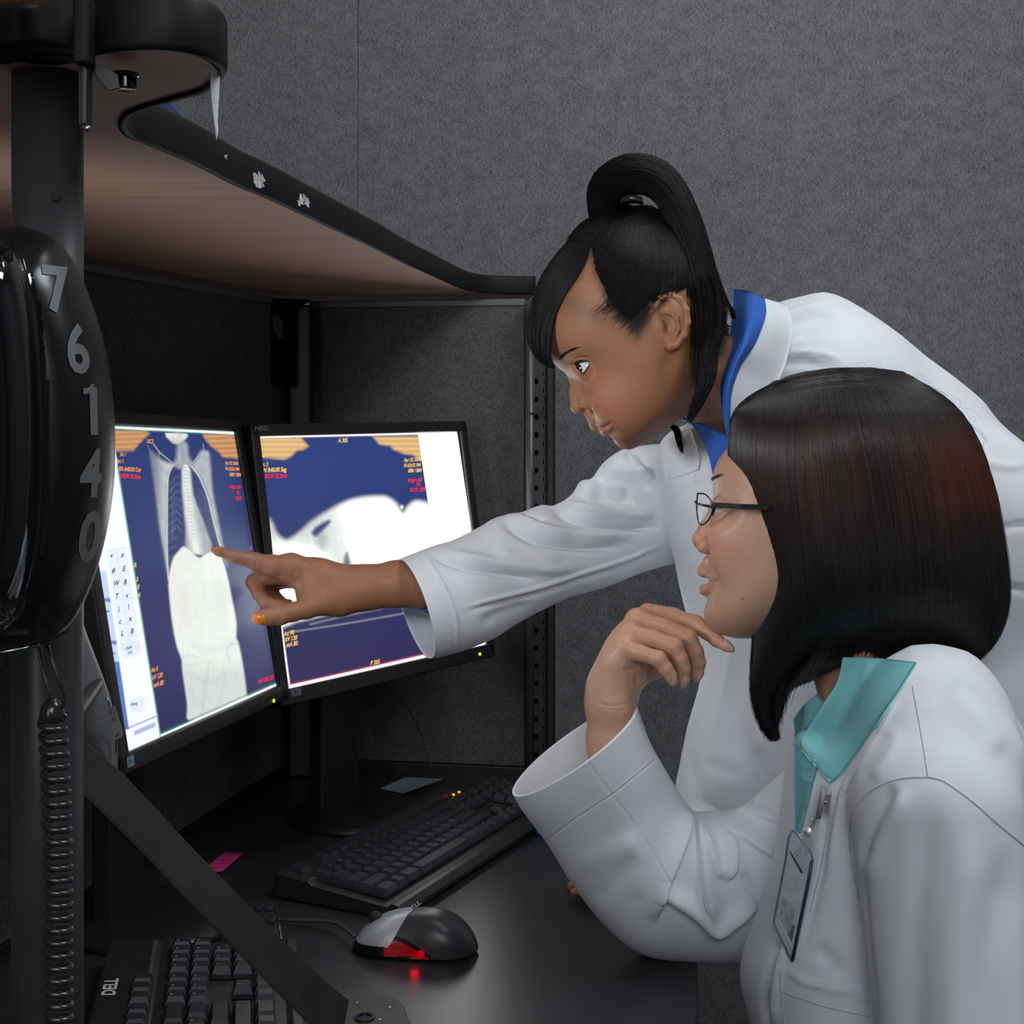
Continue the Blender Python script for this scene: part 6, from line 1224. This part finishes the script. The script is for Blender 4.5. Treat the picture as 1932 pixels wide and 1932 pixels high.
MB().tube([P(1346, 955, DF-.061), P(1348, 963, DF-.059), P(1345, 972, DF-.052)], .0009, 8).obj('nose_pad_arm', MG, G_, True)
MB().lathe(P(1347, 957, DF-.064), (0, 0, 1), [(.0013, -.003), (.0013, .003)], 10).obj('hinge', MG, G_, True)
MB().tube([P(1314, 948, DF-.028), P(1311, 946, DF), P(1314, 948, DF+.028)], .0008, 8).obj('bridge', MG, G_, True)

# badge with clip
B_ = thing('id_badge', 'clear plastic badge holder clipped to the coat front of the seated person', 'badge', P(1500, 1690, 1.10))
MC = mat('clear_vinyl', (.60, .67, .71), .12, spec=.7, alpha=.38, noise_amt=.15, noise_scale=60); MV = mat('vinyl_edge', (.16, .20, .24), .2, spec=.7, noise_amt=.1)
def dq(x, y, l):
    q = cast(cb_, x, y, l); return q if q is not None else P(x, y, 1.16)
out = [(1494.5, 1567), (1500, 1568), (1531, 1608), (1533.5, 1622), (1527, 1662), (1497, 1810), (1494, 1814), (1461, 1744), (1460, 1738), (1482, 1622), (1488, 1580)]
dd = min(dq(x, y, .006).y for x, y in out); cB = P(1496, 1690, dd-.002)
tl, br_, = P(1494, 1568, dd+.012), P(1495, 1813, dd-.004)
def bp3(x, y, o=0): # badge plane: left edge deeper, right edge nearer
    return P(x, y, dd+.004-(x-1496)*.00028+o)
MB().prism([bp3(x, y) for x, y in out][::-1], (0, .0012, 0)).obj('holder', MC, B_)
MB().tube([bp3(x, y, -.0004) for x, y in out+out[:1]], .0009, 6).obj('welded_edge', MV, B_, True)
MB().tube([bp3(x, y, -.001) for x, y in ((1532, 1624), (1525, 1664), (1495, 1812))], .0014, 6).obj('thick_edge', mat('vinyl_dark_edge', (.05, .05, .09), .3, noise_amt=.1), B_, True)
ins = [(1486, 1612), (1514, 1648), (1526, 1662), (1496, 1796), (1466, 1738)]
mk('badge_card', [tuple(bp3(x, y, -.0007)) for x, y in ins], [tuple(range(5))[::-1]], mat('card_pale', (.52, .57, .59), .4, noise_amt=.12, noise_scale=120), B_, False)
mk('card_picture', [tuple(bp3(x, y, -.0010)) for x, y in ((1476, 1690), (1500, 1712), (1492, 1768), (1470, 1732))], [(3, 2, 1, 0)], mat('card_grey_print', (.34, .38, .40), .4, noise_amt=.35, noise_scale=160), B_, False)
mk('card_picture', [tuple(bp3(x, y, -.0010)) for x, y in ((1492, 1740), (1500, 1748), (1494, 1778), (1486, 1762))], [(3, 2, 1, 0)], mat('card_dark_print', (.14, .17, .19), .4, noise_amt=.2), B_, False)
mk('card_slot', [tuple(bp3(x, y, -.0012)) for x, y in ((1489, 1606), (1492, 1608), (1515, 1646), (1512, 1648))], [(3, 2, 1, 0)], mat('slot_dark', (.02, .02, .02), .5, noise_amt=.1), B_, False)
MB().tube(catmull([tuple(bp3(1504, 1612, -.002)), tuple(bp3(1514, 1592, -.004)), tuple(bp3(1526, 1574, -.004)), tuple(bp3(1530, 1588, -.001)), tuple(bp3(1520, 1612, .001))], 20), .0016, 8).obj('strap', MC, B_, True)
kn = bp3(1524, 1570, -.004); MB().lathe(kn, (-.5, -.8, .1), [(.0001, .002), (.003, .0018), (.0038, .0008), (.0038, -.0008), (.003, -.002)], 18).obj('snap', mat('bright_chrome', (.75, .75, .72), .3, metal=.55, noise_amt=.05), B_, True)
CH = mat('polished_chrome', (.40, .40, .39), .16, metal=.85, noise_amt=.08)
cl = [(1550, 1484), (1561, 1486), (1559, 1500), (1548, 1546), (1538, 1546), (1545, 1508)]
MB().prism([P(x, y, dq(x, y, .006).y-.006) for x, y in cl][::-1], (0, .0016, 0)).obj('clip', CH, B_, bevel=.0005)
MB().prism([P(x, y, dq(x, y, .004).y-.003) for x, y in ((1558, 1500), (1570, 1498), (1563, 1540), (1556, 1534))][::-1], (0, .0014, 0)).obj('clip_jaw', mat('worn_chrome', (.5, .46, .42), .35, metal=.5, noise_amt=.1), B_, bevel=.0004)
MB().tube([P(1537, 1540, dq(1537, 1540, .007).y), P(1534, 1556, dq(1534, 1556, .008).y), kn], .0012, 8).obj('clip_link', CH, B_, True)
MB().lathe(P(1557, 1514, dq(1557, 1514, .007).y), (0, -1, 0), [(.0014, -.001), (.0014, .001)], 10).obj('clip_pin', CH, B_, True)
